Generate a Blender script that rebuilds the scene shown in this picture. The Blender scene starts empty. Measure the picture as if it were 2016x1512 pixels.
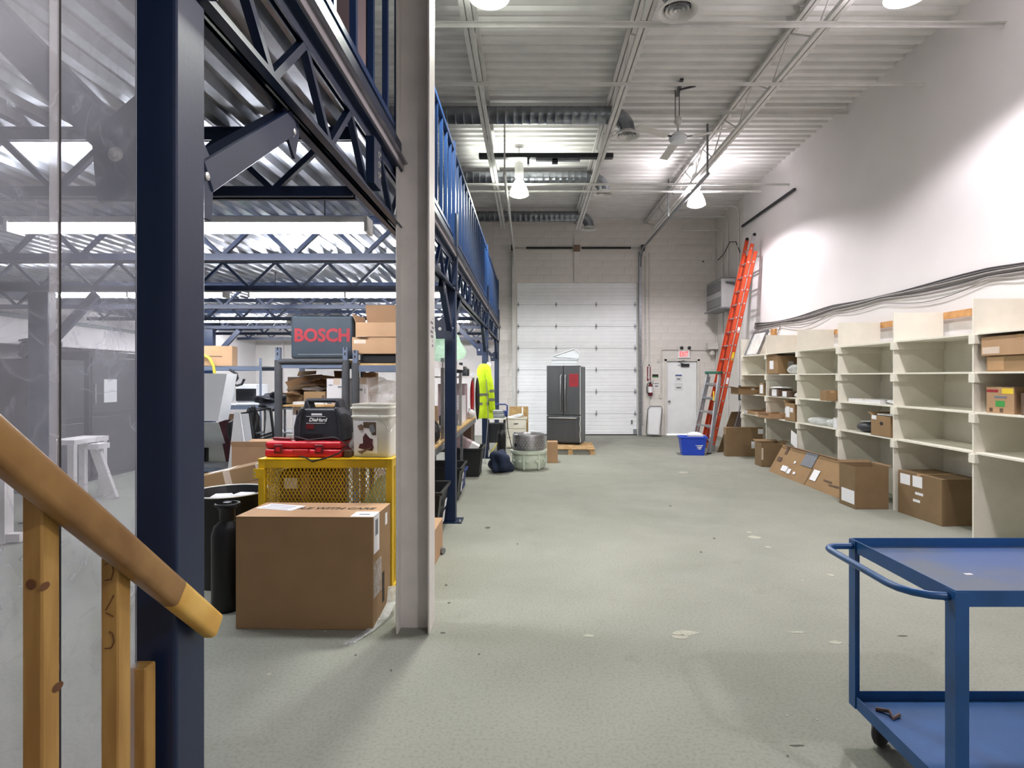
import bpy, bmesh, math, random
from mathutils import Matrix, Vector

random.seed(7)
SC = bpy.context.scene
COL = SC.collection
PI = math.pi

# ------------------------------------------------------------------ camera, world, exposure
FOC, VX, VY, HC = 1140.0, 1042.0, 742.0, 1.6      # focal length in px, vanishing point, eye height
cam_d = bpy.data.cameras.new('camera')
cam_d.sensor_width = 36.0
cam_d.lens = FOC / 2016 * 36
cam_d.shift_x = -(VX - 1008) / 2016
cam_d.shift_y = -(756 - VY) / 2016
cam_d.clip_start = 0.05
cam = bpy.data.objects.new('camera', cam_d)
COL.objects.link(cam)
cam.location = (0, 0, HC)
cam.rotation_euler = (PI / 2, 0, 0)
SC.camera = cam
world = bpy.data.worlds.new('world')
SC.world = world
world.use_nodes = True
world.node_tree.nodes['Background'].inputs[0].default_value = (0.7, 0.75, 0.8, 1)
world.node_tree.nodes['Background'].inputs[1].default_value = 0.05
SC.view_settings.view_transform = 'Standard'
SC.view_settings.look = 'None'
SC.view_settings.gamma = 1.0
SC.view_settings.use_curve_mapping = False
SC.view_settings.exposure = 0.5
SC.cycles.max_bounces = 8
SC.cycles.diffuse_bounces = 5
SC.cycles.glossy_bounces = 3
HIGH_BAY_W = 430.0          # watts of each high bay lamp
SPILL = 1.0                # share of it that leaks up through the clear reflector
TUBE_EMIT = 55.0            # emission of fluorescent tubes

def AX(px, d): return (px - VX) * d / FOC      # world X of a picture column at distance d
def AZ(py, d): return HC - (py - VY) * d / FOC

# ------------------------------------------------------------------ materials
def s2l(c):
    c = c / 255.0
    return c / 12.92 if c <= 0.04045 else ((c + 0.055) / 1.055) ** 2.4
def rgb(c): return (s2l(c[0]), s2l(c[1]), s2l(c[2]), 1.0)

MT = {}
def mat(name, c, rough=0.6, metal=0.0, var=0.12, scale=6.0, bump=0.0, bscale=40.0, c2=None, emit=0.0, detail=4.0, stretch=None, spec=0.5, lo=0.35, hi=0.7):
    m = bpy.data.materials.new(name); m.use_nodes = True
    nt = m.node_tree; N = nt.nodes; L = nt.links
    b = N['Principled BSDF']
    b.inputs['Roughness'].default_value = rough
    b.inputs['Metallic'].default_value = metal
    b.inputs['Specular IOR Level'].default_value = spec
    base = rgb(c)
    tc = N.new('ShaderNodeTexCoord')
    src = tc.outputs['Object']
    if stretch:
        mp = N.new('ShaderNodeMapping'); mp.inputs['Scale'].default_value = stretch
        L.new(src, mp.inputs[0]); src = mp.outputs[0]
    if var > 0 or c2:
        n = N.new('ShaderNodeTexNoise'); n.inputs['Scale'].default_value = scale; n.inputs['Detail'].default_value = detail
        L.new(src, n.inputs['Vector'])
        r = N.new('ShaderNodeValToRGB')
        r.color_ramp.elements[0].position = lo; r.color_ramp.elements[1].position = hi
        k = 1 - var
        r.color_ramp.elements[0].color = rgb(c2) if c2 else (base[0]*k, base[1]*k, base[2]*k, 1)
        r.color_ramp.elements[1].color = base
        L.new(n.outputs['Fac'], r.inputs[0]); L.new(r.outputs[0], b.inputs['Base Color'])
    else:
        b.inputs['Base Color'].default_value = base
    if bump > 0:
        n2 = N.new('ShaderNodeTexNoise'); n2.inputs['Scale'].default_value = bscale; n2.inputs['Detail'].default_value = 3
        L.new(src, n2.inputs['Vector'])
        bp = N.new('ShaderNodeBump'); bp.inputs['Strength'].default_value = bump; bp.inputs['Distance'].default_value = 0.01
        L.new(n2.outputs['Fac'], bp.inputs['Height']); L.new(bp.outputs[0], b.inputs['Normal'])
    if emit > 0:
        b.inputs['Emission Color'].default_value = base
        b.inputs['Emission Strength'].default_value = emit
    MT[name] = m
    return m

mat('wall_white', (226, 222, 222), 0.75, var=0.05, scale=1.3, bump=0.05, bscale=120)
mat('block_white', (224, 219, 214), 0.7, var=0.10, scale=2.5, bump=0.35, bscale=70)
mat('roof_white', (224, 223, 221), 0.65, var=0.10, scale=3.0)
mat('roof_grey', (212, 211, 208), 0.6, var=0.12, scale=5)
mat('col_white', (218, 214, 208), 0.5, var=0.12, scale=5, bump=0.05)
mat('navy', (13, 33, 64), 0.42, var=0.15, scale=4, bump=0.03, bscale=90)  # mezzanine blue, darkened so the weak light there sits in the colour
mat('rail_blue_lit', (30, 62, 112), 0.35, var=0.12, scale=4)  # same mezzanine paint, lighter because the rail's light is put into the colour
mat('cart_blue', (24, 82, 140), 0.36, var=0.2, scale=7, bump=0.05)
mat('galv', (168, 172, 180), 0.3, metal=0.95, var=0.4, scale=5, bump=0.04, bscale=10)
mat('galv_dark', (150, 154, 158), 0.4, metal=0.75, var=0.3, scale=14)
mat('edge_steel', (158, 152, 156), 0.6, metal=0.25, var=0.15, scale=6)
mat('steel', (170, 170, 172), 0.3, metal=0.9, var=0.2, scale=10)
mat('zinc', (205, 205, 200), 0.35, metal=0.7, var=0.15, scale=30)
mat('dark_metal', (52, 54, 58), 0.45, metal=0.4, var=0.25, scale=12)
mat('black_metal', (24, 25, 28), 0.4, metal=0.2, var=0.2, scale=10)
mat('black_plastic', (26, 27, 30), 0.42, var=0.2, scale=10)
mat('gun_plastic', (44, 47, 54), 0.5, var=0.15, scale=10, bump=0.05, bscale=200)
mat('teal_case', (46, 59, 70), 0.55, var=0.15, scale=8, bump=0.1, bscale=150)
mat('red_plastic', (196, 26, 40), 0.42, var=0.15, scale=7)
mat('red_dark', (104, 14, 26), 0.5, var=0.2, scale=9)
mat('red_print', (152, 30, 42), 0.55, var=0.06)
mat('dark_red_print', (120, 24, 34), 0.55, var=0.06)
mat('white_print', (236, 236, 236), 0.6, var=0.0)
mat('black_print', (34, 30, 28), 0.7, var=0.0)
mat('grey_print', (120, 124, 132), 0.7, var=0.1)
mat('blue_print', (74, 96, 150), 0.7, var=0.0)
mat('green_print', (60, 150, 70), 0.7, var=0.0)
mat('yellow_print', (226, 196, 50), 0.6, var=0.0)
mat('card', (148, 119, 84), 0.85, var=0.10, scale=5, bump=0.06, bscale=180)
mat('card_light', (178, 143, 109), 0.85, var=0.10, scale=6, bump=0.06, bscale=180)
mat('card_dark', (128, 104, 74), 0.85, var=0.14, scale=5, bump=0.06, bscale=180)
mat('card_white', (222, 220, 222), 0.7, var=0.05, scale=7)
mat('tape', (178, 142, 102), 0.35, var=0.08, scale=12)
mat('tape_white', (214, 196, 178), 0.4, var=0.1, scale=12)
mat('label_paper', (232, 232, 236), 0.6, var=0.04, scale=20)
mat('paper', (228, 228, 230), 0.8, var=0.05, scale=14)
mat('yellow_paint', (226, 186, 26), 0.42, var=0.18, scale=6, bump=0.04)
mat('pail', (226, 224, 214), 0.38, var=0.05, scale=4)
mat('shelf_white', (228, 224, 211), 0.6, var=0.07, scale=6, bump=0.12, bscale=60)
mat('appl_white', (240, 242, 245), 0.32, var=0.05, scale=4)
mat('pine', (214, 164, 104), 0.6, c2=(170, 116, 64), scale=3.0, stretch=(18, 2, 2), bump=0.05)
mat('stud', (176, 140, 74), 0.5, c2=(150, 112, 54), scale=3.5, stretch=(9, 9, 1.2), bump=0.06, bscale=20)
mat('varnish', (160, 124, 72), 0.35, c2=(118, 84, 42), scale=4.0, stretch=(3, 1.4, 1.4), bump=0.04, bscale=20)
mat('bare_wood', (214, 176, 92), 0.5, c2=(196, 152, 66), scale=5.0, stretch=(4, 1.5, 1.5), bump=0.03)
mat('knot', (104, 64, 32), 0.6, var=0.3, scale=40)
mat('plywood', (198, 168, 116), 0.7, c2=(170, 134, 84), scale=4.0, stretch=(3, 14, 3))
mat('pallet_wood', (206, 174, 128), 0.8, c2=(166, 130, 88), scale=4.0, stretch=(3, 10, 3))
mat('fridge', (92, 93, 96), 0.4, metal=0.6, var=0.15, scale=3.0, stretch=(9, 9, 0.6))
mat('fridge_side', (96, 102, 104), 0.45, metal=0.2, var=0.1)
mat('clear_plastic', (222, 226, 232), 0.2, var=0.06, scale=6)
mat('lime', (204, 236, 22), 0.7, var=0.18, scale=9, bump=0.25, bscale=18)
mat('reflect_tape', (128, 134, 124), 0.35, metal=0.3, var=0.15, scale=20)
mat('navy_cloth', (34, 46, 74), 0.85, var=0.3, scale=12, bump=0.5, bscale=16)
mat('tub_white', (206, 216, 198), 0.45, var=0.22, scale=9, bump=0.08)
mat('orange_fg', (214, 78, 40), 0.42, var=0.18, scale=8)
mat('alu', (196, 198, 202), 0.34, metal=0.8, var=0.15, scale=14)
mat('green_cap', (40, 96, 78), 0.5, var=0.1)
mat('bin_blue', (28, 70, 196), 0.4, var=0.1)
mat('cabinet_blue', (34, 52, 116), 0.45, var=0.1)
mat('grey_panel', (132, 142, 144), 0.45, var=0.1)
mat('heater_grey', (168, 168, 168), 0.5, var=0.1)
mat('grille_dark', (92, 92, 94), 0.6, var=0.2, scale=30)
mat('rack_blue', (98, 109, 128), 0.45, var=0.12)
mat('foam_grey', (72, 74, 78), 0.85, var=0.15, scale=14, bump=0.15, bscale=120)
mat('cable', (62, 60, 60), 0.6, var=0.2)
mat('cable_light', (150, 146, 144), 0.6, var=0.15)
mat('cable_yellow', (206, 190, 70), 0.55, var=0.1)
mat('red_cloth', (190, 26, 36), 0.8, var=0.25, scale=10, bump=0.4, bscale=20)
mat('mauve_card', (168, 148, 152), 0.8, var=0.08)
mat('maroon', (82, 34, 42), 0.6, var=0.25, scale=14)
mat('brown_box', (94, 74, 60), 0.8, var=0.1)
mat('rust', (128, 104, 88), 0.7, var=0.3, scale=30)
mat('chip', (178, 177, 162), 0.9, var=0.25, scale=50)
mat('chip_dark', (92, 92, 84), 0.9, var=0.2, scale=40)
mat('rubber', (58, 56, 56), 0.7, var=0.2, scale=20)
mat('sky_leak', (236, 240, 255), 0.5, var=0.0)
mat('tube_on', (246, 248, 255), 0.4, var=0.0, emit=TUBE_EMIT)
mat('lamp_green', (246, 255, 226), 0.4, var=0.0, emit=26.0)
mat('lamp_pink', (255, 240, 246), 0.4, var=0.0, emit=26.0)
mat('exit_red', (255, 62, 62), 0.5, var=0.0, emit=1.1)
mat('daylight', (245, 248, 255), 0.5, var=0.0, emit=3.0)

def floor_material():
    m = mat('floor_paint', (160, 160, 145), 0.6, var=0.0, spec=0.3)
    nt = m.node_tree; N = nt.nodes; L = nt.links; b = N['Principled BSDF']
    tc = N.new('ShaderNodeTexCoord')
    def noise(sc, det, lo, hi, c0, c1):
        n = N.new('ShaderNodeTexNoise'); n.inputs['Scale'].default_value = sc; n.inputs['Detail'].default_value = det
        r = N.new('ShaderNodeValToRGB'); r.color_ramp.elements[0].position = lo; r.color_ramp.elements[1].position = hi
        r.color_ramp.elements[0].color = c0; r.color_ramp.elements[1].color = c1
        L.new(tc.outputs['Object'], n.inputs['Vector']); L.new(n.outputs['Fac'], r.inputs[0]); return r.outputs[0], n
    a, _ = noise(0.7, 5, 0.3, 0.7, rgb((134, 136, 126)), rgb((147, 148, 138)))
    c, _ = noise(60, 2, 0.30, 0.55, (0.78, 0.78, 0.76, 1), (1, 1, 1, 1))
    d, _ = noise(4.0, 6, 0.22, 0.36, (0.86, 0.85, 0.82, 1), (1, 1, 1, 1))
    for s in (c, d):
        mx = N.new('ShaderNodeMix'); mx.data_type = 'RGBA'; mx.blend_type = 'MULTIPLY'; mx.inputs[0].default_value = 0.8
        L.new(a, mx.inputs[6]); L.new(s, mx.inputs[7]); a = mx.outputs[2]
    L.new(a, b.inputs['Base Color'])
    r, n = noise(2.5, 5, 0.3, 0.7, (0.55, 0.55, 0.55, 1), (0.8, 0.8, 0.8, 1)); L.new(r, b.inputs['Roughness'])
    n2 = N.new('ShaderNodeTexNoise'); n2.inputs['Scale'].default_value = 30; L.new(tc.outputs['Object'], n2.inputs['Vector'])
    bp = N.new('ShaderNodeBump'); bp.inputs['Strength'].default_value = 0.012; bp.inputs['Distance'].default_value = 0.01
    L.new(n2.outputs['Fac'], bp.inputs['Height']); L.new(bp.outputs[0], b.inputs['Normal'])
floor_material()

def film_material(name, base_f, streak_f, tint, scale):
    """scuffed clear sheet: see-through with a milky film and scratches of its own"""
    m = bpy.data.materials.new(name); m.use_nodes = True
    nt = m.node_tree; N = nt.nodes; L = nt.links
    for n in list(N): N.remove(n)
    out = N.new('ShaderNodeOutputMaterial'); tr = N.new('ShaderNodeBsdfTransparent'); df = N.new('ShaderNodeBsdfDiffuse'); tl = N.new('ShaderNodeBsdfTranslucent')
    gl = N.new('ShaderNodeBsdfGlossy'); gl.inputs['Roughness'].default_value = 0.3
    df.inputs[0].default_value = tint; tl.inputs[0].default_value = tint
    tc = N.new('ShaderNodeTexCoord')
    n1 = N.new('ShaderNodeTexNoise'); n1.inputs['Scale'].default_value = scale; n1.inputs['Detail'].default_value = 4; n1.inputs['Distortion'].default_value = 0.9
    n2 = N.new('ShaderNodeTexNoise'); n2.inputs['Scale'].default_value = scale * 0.4; n2.inputs['Detail'].default_value = 4
    L.new(tc.outputs['Object'], n1.inputs['Vector']); L.new(tc.outputs['Object'], n2.inputs['Vector'])
    sb = N.new('ShaderNodeMath'); sb.operation = 'SUBTRACT'; sb.inputs[1].default_value = 0.5; L.new(n1.outputs['Fac'], sb.inputs[0])
    ab = N.new('ShaderNodeMath'); ab.operation = 'ABSOLUTE'; L.new(sb.outputs[0], ab.inputs[0])
    mr = N.new('ShaderNodeMapRange'); mr.inputs[1].default_value = 0.0; mr.inputs[2].default_value = 0.022; mr.inputs[3].default_value = streak_f; mr.inputs[4].default_value = 0.0
    L.new(ab.outputs[0], mr.inputs[0])
    mr2 = N.new('ShaderNodeMapRange'); mr2.inputs[1].default_value = 0.3; mr2.inputs[2].default_value = 0.7; mr2.inputs[3].default_value = base_f * 0.6; mr2.inputs[4].default_value = base_f * 1.4
    L.new(n2.outputs['Fac'], mr2.inputs[0])
    ad = N.new('ShaderNodeMath'); ad.operation = 'ADD'; L.new(mr.outputs[0], ad.inputs[0]); L.new(mr2.outputs[0], ad.inputs[1])
    mx0 = N.new('ShaderNodeMixShader'); mx0.inputs[0].default_value = 0.5; L.new(df.outputs[0], mx0.inputs[1]); L.new(tl.outputs[0], mx0.inputs[2])
    mx = N.new('ShaderNodeMixShader'); L.new(ad.outputs[0], mx.inputs[0]); L.new(tr.outputs[0], mx.inputs[1]); L.new(mx0.outputs[0], mx.inputs[2])
    mx2 = N.new('ShaderNodeMixShader'); mx2.inputs[0].default_value = 0.015; L.new(mx.outputs[0], mx2.inputs[1]); L.new(gl.outputs[0], mx2.inputs[2])
    L.new(mx2.outputs[0], out.inputs[0]); MT[name] = m
film_material('plexi', 0.17, 0.07, (0.84, 0.87, 0.98, 1), 9.0)
film_material('plexi_strip', 0.26, 0.1, (0.88, 0.86, 0.88, 1), 5.0)
film_material('thin_film', 0.35, 0.4, (0.9, 0.92, 0.93, 1), 14.0)
film_material('green_film', 0.62, 0.3, (0.66, 0.86, 0.68, 1), 8.0)
film_material('white_bag', 0.80, 0.2, (0.86, 0.88, 0.88, 1), 10.0)

def dome_material():
    m = bpy.data.materials.new('lamp_dome'); m.use_nodes = True
    nt = m.node_tree; N = nt.nodes; L = nt.links
    for n in list(N): N.remove(n)
    out = N.new('ShaderNodeOutputMaterial'); tr = N.new('ShaderNodeBsdfTransparent'); em = N.new('ShaderNodeEmission'); mx = N.new('ShaderNodeMixShader')
    em.inputs[0].default_value = (1, 0.98, 0.92, 1); em.inputs[1].default_value = 3.0; mx.inputs[0].default_value = 0.4
    L.new(tr.outputs[0], mx.inputs[1]); L.new(em.outputs[0], mx.inputs[2]); L.new(mx.outputs[0], out.inputs[0]); MT['lamp_dome'] = m
dome_material()

# ------------------------------------------------------------------ mesh helpers
ROOTM = {}
def put(o, parent=None):
    COL.objects.link(o)
    if parent is not None: o.parent = parent
    return o

def tag(o, label=None, cat=None, group=None, kind=None):
    if label: o['label'] = label
    if cat: o['category'] = cat
    if group: o['group'] = group
    if kind: o['kind'] = kind
    return o

def thing(name, label, cat, loc=(0, 0, 0), rotz=0.0, group=None, kind=None):
    o = bpy.data.objects.new(name, None); o.empty_display_size = 0.1
    put(o); o.location = loc; o.rotation_euler = (0, 0, rotz)
    ROOTM[o] = Matrix.Translation(loc) @ Matrix.Rotation(rotz, 4, 'Z')
    return tag(o, label, cat, group, kind)

def frame(p, q, up=(0, 0, 1)):
    p, q = Vector(p), Vector(q); z = (q - p).normalized(); u = Vector(up)
    if abs(z.dot(u)) > 0.98: u = Vector((0, 1, 0)) if abs(z.y) < 0.9 else Vector((1, 0, 0))
    x = u.cross(z).normalized(); y = z.cross(x)
    return p, x, y, z

BOXF = [(0, 1, 3, 2), (4, 6, 7, 5), (0, 4, 5, 1), (2, 3, 7, 6), (0, 2, 6, 4), (1, 5, 7, 3)]
class MB:
    def __init__(s): s.v = []; s.f = []
    def add(s, vs, fs):
        o = len(s.v); s.v += [Vector(v) for v in vs]; s.f += [tuple(i + o for i in f) for f in fs]; return s
    def box(s, x0, x1, y0, y1, z0, z1, M=None):
        vs = [Vector((x, y, z)) for x in (x0, x1) for y in (y0, y1) for z in (z0, z1)]
        if M is not None: vs = [M @ v for v in vs]
        return s.add(vs, BOXF)
    def bar(s, p, q, w, h, up=(0, 0, 1)):
        o, x, y, z = frame(p, q, up); L = (Vector(q) - Vector(p)).length
        vs = [o + x*a*w/2 + y*b*h/2 + z*c*L for a in (-1, 1) for b in (-1, 1) for c in (0, 1)]
        return s.add(vs, BOXF)
    def tube(s, pts, r, n=8, caps=True):
        pts = [Vector(p) for p in pts]; rings = []; px = None
        for i, p in enumerate(pts):
            t = (pts[min(i+1, len(pts)-1)] - pts[max(i-1, 0)]).normalized()
            if px is None:
                u = Vector((0, 0, 1)) if abs(t.z) < 0.9 else Vector((1, 0, 0)); px = u.cross(t).normalized()
            else:
                px = (px - t * px.dot(t)).normalized()
            py = t.cross(px); rr = r[i] if isinstance(r, (list, tuple)) else r
            rings.append([p + px*math.cos(2*PI*k/n)*rr + py*math.sin(2*PI*k/n)*rr for k in range(n)])
        vs = [v for ring in rings for v in ring]
        fs = [(i*n+k, i*n+(k+1) % n, (i+1)*n+(k+1) % n, (i+1)*n+k) for i in range(len(pts)-1) for k in range(n)]
        if caps: fs += [tuple(range(n)), tuple((len(pts)-1)*n+k for k in range(n))]
        return s.add(vs, fs)
    def cyl(s, p, q, r, n=16): return s.tube([p, q], r, n)
    def lathe(s, prof, c=(0, 0, 0), n=24, M=None, caps=True):
        vs = []
        for (r, z) in prof:
            for k in range(n):
                v = Vector((r*math.cos(2*PI*k/n), r*math.sin(2*PI*k/n), z))
                if M is not None: v = M @ v
                vs.append(v + Vector(c))
        m = len(prof)
        fs = [(i*n+k, i*n+(k+1) % n, (i+1)*n+(k+1) % n, (i+1)*n+k) for i in range(m-1) for k in range(n)]
        if caps:
            if prof[0][0] > 1e-4: fs.append(tuple(range(n)))
            if prof[-1][0] > 1e-4: fs.append(tuple((m-1)*n+k for k in range(n)))
        return s.add(vs, fs)
    def prism(s, poly, axis, a, b, M=None):
        def P(u, v, t):
            w = Vector((u, t, v)) if axis == 'y' else (Vector((t, u, v)) if axis == 'x' else Vector((u, v, t)))
            return M @ w if M is not None else w
        n = len(poly)
        vs = [P(u, v, a) for u, v in poly] + [P(u, v, b) for u, v in poly]
        fs = [(i, (i+1) % n, n+(i+1) % n, n+i) for i in range(n)] + [tuple(range(n)), tuple(range(n, 2*n))]
        return s.add(vs, fs)
    def quad(s, a, b, c, d): return s.add([a, b, c, d], [(0, 1, 2, 3)])
    def sheet(s, a, b, c, d, t):
        """a thin slab from four corners, thickness t along its normal"""
        a, b, c, d = map(Vector, (a, b, c, d)); n = (b-a).cross(d-a).normalized() * t
        return s.add([a, b, c, d, a+n, b+n, c+n, d+n], [(0, 1, 2, 3), (4, 5, 6, 7), (0, 1, 5, 4), (1, 2, 6, 5), (2, 3, 7, 6), (3, 0, 4, 7)])
    def blob(s, c, r, amp=0.2, seed=0, sub=3, flat=None, fold=3.0):
        bm = bmesh.new(); bmesh.ops.create_icosphere(bm, subdivisions=sub, radius=1.0)
        rnd = random.Random(seed); ph = [(rnd.uniform(-fold, fold), rnd.uniform(-fold, fold), rnd.uniform(-fold, fold), rnd.uniform(0, 6.3)) for _ in range(9)]
        vs = []
        for v in bm.verts:
            d = sum(math.sin(v.co.x*a + v.co.y*b + v.co.z*e + f) for a, b, e, f in ph) / 4.5
            p = v.co * (1 + amp*d); q = Vector((p.x*r[0], p.y*r[1], p.z*r[2]))
            if flat is not None and q.z < flat: q.z = flat
            vs.append(q + Vector(c))
        bm.verts.index_update()
        fs = [tuple(v.index for v in f.verts) for f in bm.faces]; bm.free()
        return s.add(vs, fs)
    def build(s, name, m, parent=None, smooth=False, bevel=0.0, local=False, seg=1, recalc=True, kind=None, label=None):
        me = bpy.data.meshes.new(name)
        vs = s.v; M = None
        if parent is not None and not local and parent in ROOTM:
            M = ROOTM[parent].inverted(); vs = [M @ v for v in vs]
        base = None
        if parent is None:
            xs = [v.x for v in vs]; ys = [v.y for v in vs]; zs = [v.z for v in vs]
            base = Vector(((min(xs)+max(xs))/2, (min(ys)+max(ys))/2, min(zs))); vs = [v - base for v in vs]
        me.from_pydata([tuple(v) for v in vs], [], s.f)
        if recalc:
            bm = bmesh.new(); bm.from_mesh(me); bmesh.ops.recalc_face_normals(bm, faces=bm.faces); bm.to_mesh(me); bm.free()
        if smooth: me.polygons.foreach_set('use_smooth', [True]*len(me.polygons))
        me.materials.append(MT[m] if isinstance(m, str) else m)
        o = bpy.data.objects.new(name, me); put(o, parent)
        if base is not None: o.location = base; ROOTM[o] = Matrix.Translation(base)
        elif parent in ROOTM: ROOTM[o] = ROOTM[parent]
        if bevel > 0:
            b = o.modifiers.new('bevel', 'BEVEL'); b.width = bevel; b.segments = seg; b.limit_method = 'ANGLE'; b.angle_limit = math.radians(40)
        if smooth and bevel == 0 and hasattr(me, 'set_sharp_from_angle'):
            me.set_sharp_from_angle(angle=math.radians(42))
        if kind: o['kind'] = kind
        if label: o['label'] = label
        return o

def inst(src, parent=None, loc=None):
    o = src.copy(); put(o, parent)
    if parent is None: o.parent = None
    if loc is not None: o.location = loc
    if parent in ROOTM: ROOTM[o] = ROOTM[parent]
    return o

def copy_tree(o, parent=None):
    c = o.copy(); put(c, parent)
    for ch in o.children:
        copy_tree(ch, c)
    return c

def text(body, size, m, parent, M, name='lettering', bold=0.0, sx=1.0, local=False, depth=0.001, align='CENTER', shear=0.0):
    cu = bpy.data.curves.new('lettering', 'FONT'); cu.body = body; cu.size = size; cu.align_x = align; cu.align_y = 'CENTER'
    cu.offset = bold; cu.extrude = depth / 2; cu.resolution_u = 3; cu.shear = shear
    t = bpy.data.objects.new('lettering', cu); COL.objects.link(t)
    dg = bpy.context.evaluated_depsgraph_get(); dg.update()
    me = bpy.data.meshes.new_from_object(t.evaluated_get(dg))
    bpy.data.objects.remove(t); bpy.data.curves.remove(cu)
    b = MB(); b.add([M @ Vector((v.co.x*sx, v.co.y, v.co.z)) for v in me.vertices], [tuple(p.vertices) for p in me.polygons])
    bpy.data.meshes.remove(me)
    return b.build(name, m, parent, local=local, recalc=False)

def face_cam(x, y, z, ry=0.0, rz=0.0):
    """matrix: text plane upright, reading toward -Y"""
    return Matrix.Translation((x, y, z)) @ Matrix.Rotation(rz, 4, 'Z') @ Matrix.Rotation(PI/2, 4, 'X') @ Matrix.Rotation(ry, 4, 'Z')
def face_left(x, y, z):
    """text plane upright, reading toward -X"""
    return Matrix.Translation((x, y, z)) @ Matrix.Rotation(-PI/2, 4, 'Z') @ Matrix.Rotation(PI/2, 4, 'X')
def arc(c, r, a0, a1, n, plane='xz'):
    out = []
    for i in range(n+1):
        a = a0 + (a1-a0)*i/n; u, v = r*math.cos(a), r*math.sin(a)
        out.append(Vector(c) + (Vector((u, 0, v)) if plane == 'xz' else Vector((0, u, v)) if plane == 'yz' else Vector((u, v, 0))))
    return out
# ================================================================== the setting
XL, XR, YF, YB, ZD = -7.5, 5.05, -4.6, 15.86, 5.90
GX0, GX1, GZ = -0.35, 2.96, 4.18          # overhead door opening
EX0, EX1, EZ = 3.72, 4.64, 2.09           # exit door opening

floor = tag(MB().box(XL-0.2, XR+0.2, YF-0.2, YB+0.3, -0.1, 0).build('floor', 'floor_paint'), 'grey painted concrete warehouse floor with chips and scuffs', kind='structure')

b = MB()
b.box(XL, GX0, YB, YB+0.2, 0, 6.0); b.box(GX0, GX1, YB, YB+0.2, GZ, 6.0); b.box(GX1, EX0, YB, YB+0.2, 0, 6.0)
b.box(EX0, EX1, YB, YB+0.2, EZ, 6.0); b.box(EX1, XR+0.2, YB, YB+0.2, 0, 6.0)
wall_back = tag(b.build('wall_back', 'block_white'), 'painted concrete block wall with the overhead door', kind='structure')
tag(MB().box(XR, XR+0.2, YF, 13.67, 0, 6.0).build('wall_right', 'wall_white'), 'smooth white painted wall behind the shelving', kind='structure')
tag(MB().box(XR+0.05, XR+0.25, 13.67, YB, 0, 6.0).build('wall_end', 'block_white'), 'bare white end stretch of the right wall with conduits', kind='structure')
tag(MB().box(XL-0.2, XL, YF, YB, 0, 6.0).build('wall_left', 'wall_white'), 'white wall under the mezzanine', kind='structure')
tag(MB().box(XL-0.2, XR+0.2, YF-0.2, YF, 0, 6.0).build('wall_front', 'wall_white'), 'white wall behind the viewer', kind='structure')

# concrete blocks, one by one, on the part of the end wall the picture shows
blk = None
def put_block(x0, x1, z0, z1):
    global blk
    full = abs(x1-x0-0.394) < 1e-3 and abs(z1-z0-0.194) < 1e-3
    cx, cz = (x0+x1)/2, (z0+z1)/2
    if full and blk is not None:
        o = inst(blk, wall_back); o.location = (cx - wall_back.location.x, YB - wall_back.location.y, cz - wall_back.location.z)
        return
    m = MB(); w, h = (x1-x0)/2, (z1-z0)/2
    m.add([(-w, 0, -h), (w, 0, -h), (w, 0, h), (-w, 0, h), (-w+.005, -.006, -h+.005), (w-.005, -.006, -h+.005), (w-.005, -.006, h-.005), (-w+.005, -.006, h-.005)],
          [(4, 5, 6, 7), (0, 1, 5, 4), (1, 2, 6, 5), (2, 3, 7, 6), (3, 0, 4, 7)])
    o = m.build('concrete_block', 'block_white', wall_back, local=True)
    o.location = (cx - wall_back.location.x, YB - wall_back.location.y, cz - wall_back.location.z)
    if full: blk = o
for r in range(29):
    z0 = r*0.2 + 0.003; z1 = z0 + 0.194
    x = -1.0 - (0.2 if r % 2 else 0)
    while x < XR:
        segs = [(max(x+0.003, -1.0), min(x+0.397, XR+0.05))]
        for (a, c, top) in ((GX0, GX1, GZ), (EX0-0.06, EX1+0.06, EZ+0.06)):
            if z0 < top:
                out = []
                for (p, q) in segs:
                    if q <= a or p >= c: out.append((p, q))
                    else:
                        if p < a: out.append((p, a-0.003))
                        if q > c: out.append((c+0.003, q))
                segs = out
        for p, q in segs:
            if q - p > 0.06: put_block(p, q, z0, z1)
        x += 0.4

# roof deck, flutes across the room
def fluted(y0, y1, pitch, depth, z):
    pts = []; y = y0
    while y < y1:
        pts += [(y, z), (y+pitch*0.42, z), (y+pitch*0.5, z+depth), (y+pitch*0.92, z+depth)]; y += pitch
    return pts
pts = fluted(YF, YB+0.1, 0.2, 0.045, ZD)
b = MB(); n = len(pts)
b.add([(XL-.2, y, z) for y, z in pts] + [(XR+.25, y, z) for y, z in pts], [(i, i+1, n+i+1, n+i) for i in range(n-1)])
b.box(XL-.2, XR+.25, YF, YB+.2, ZD+0.06, ZD+0.1)
tag(b.build('ceiling', 'roof_white', recalc=False), 'white fluted steel roof deck', kind='structure')

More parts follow.
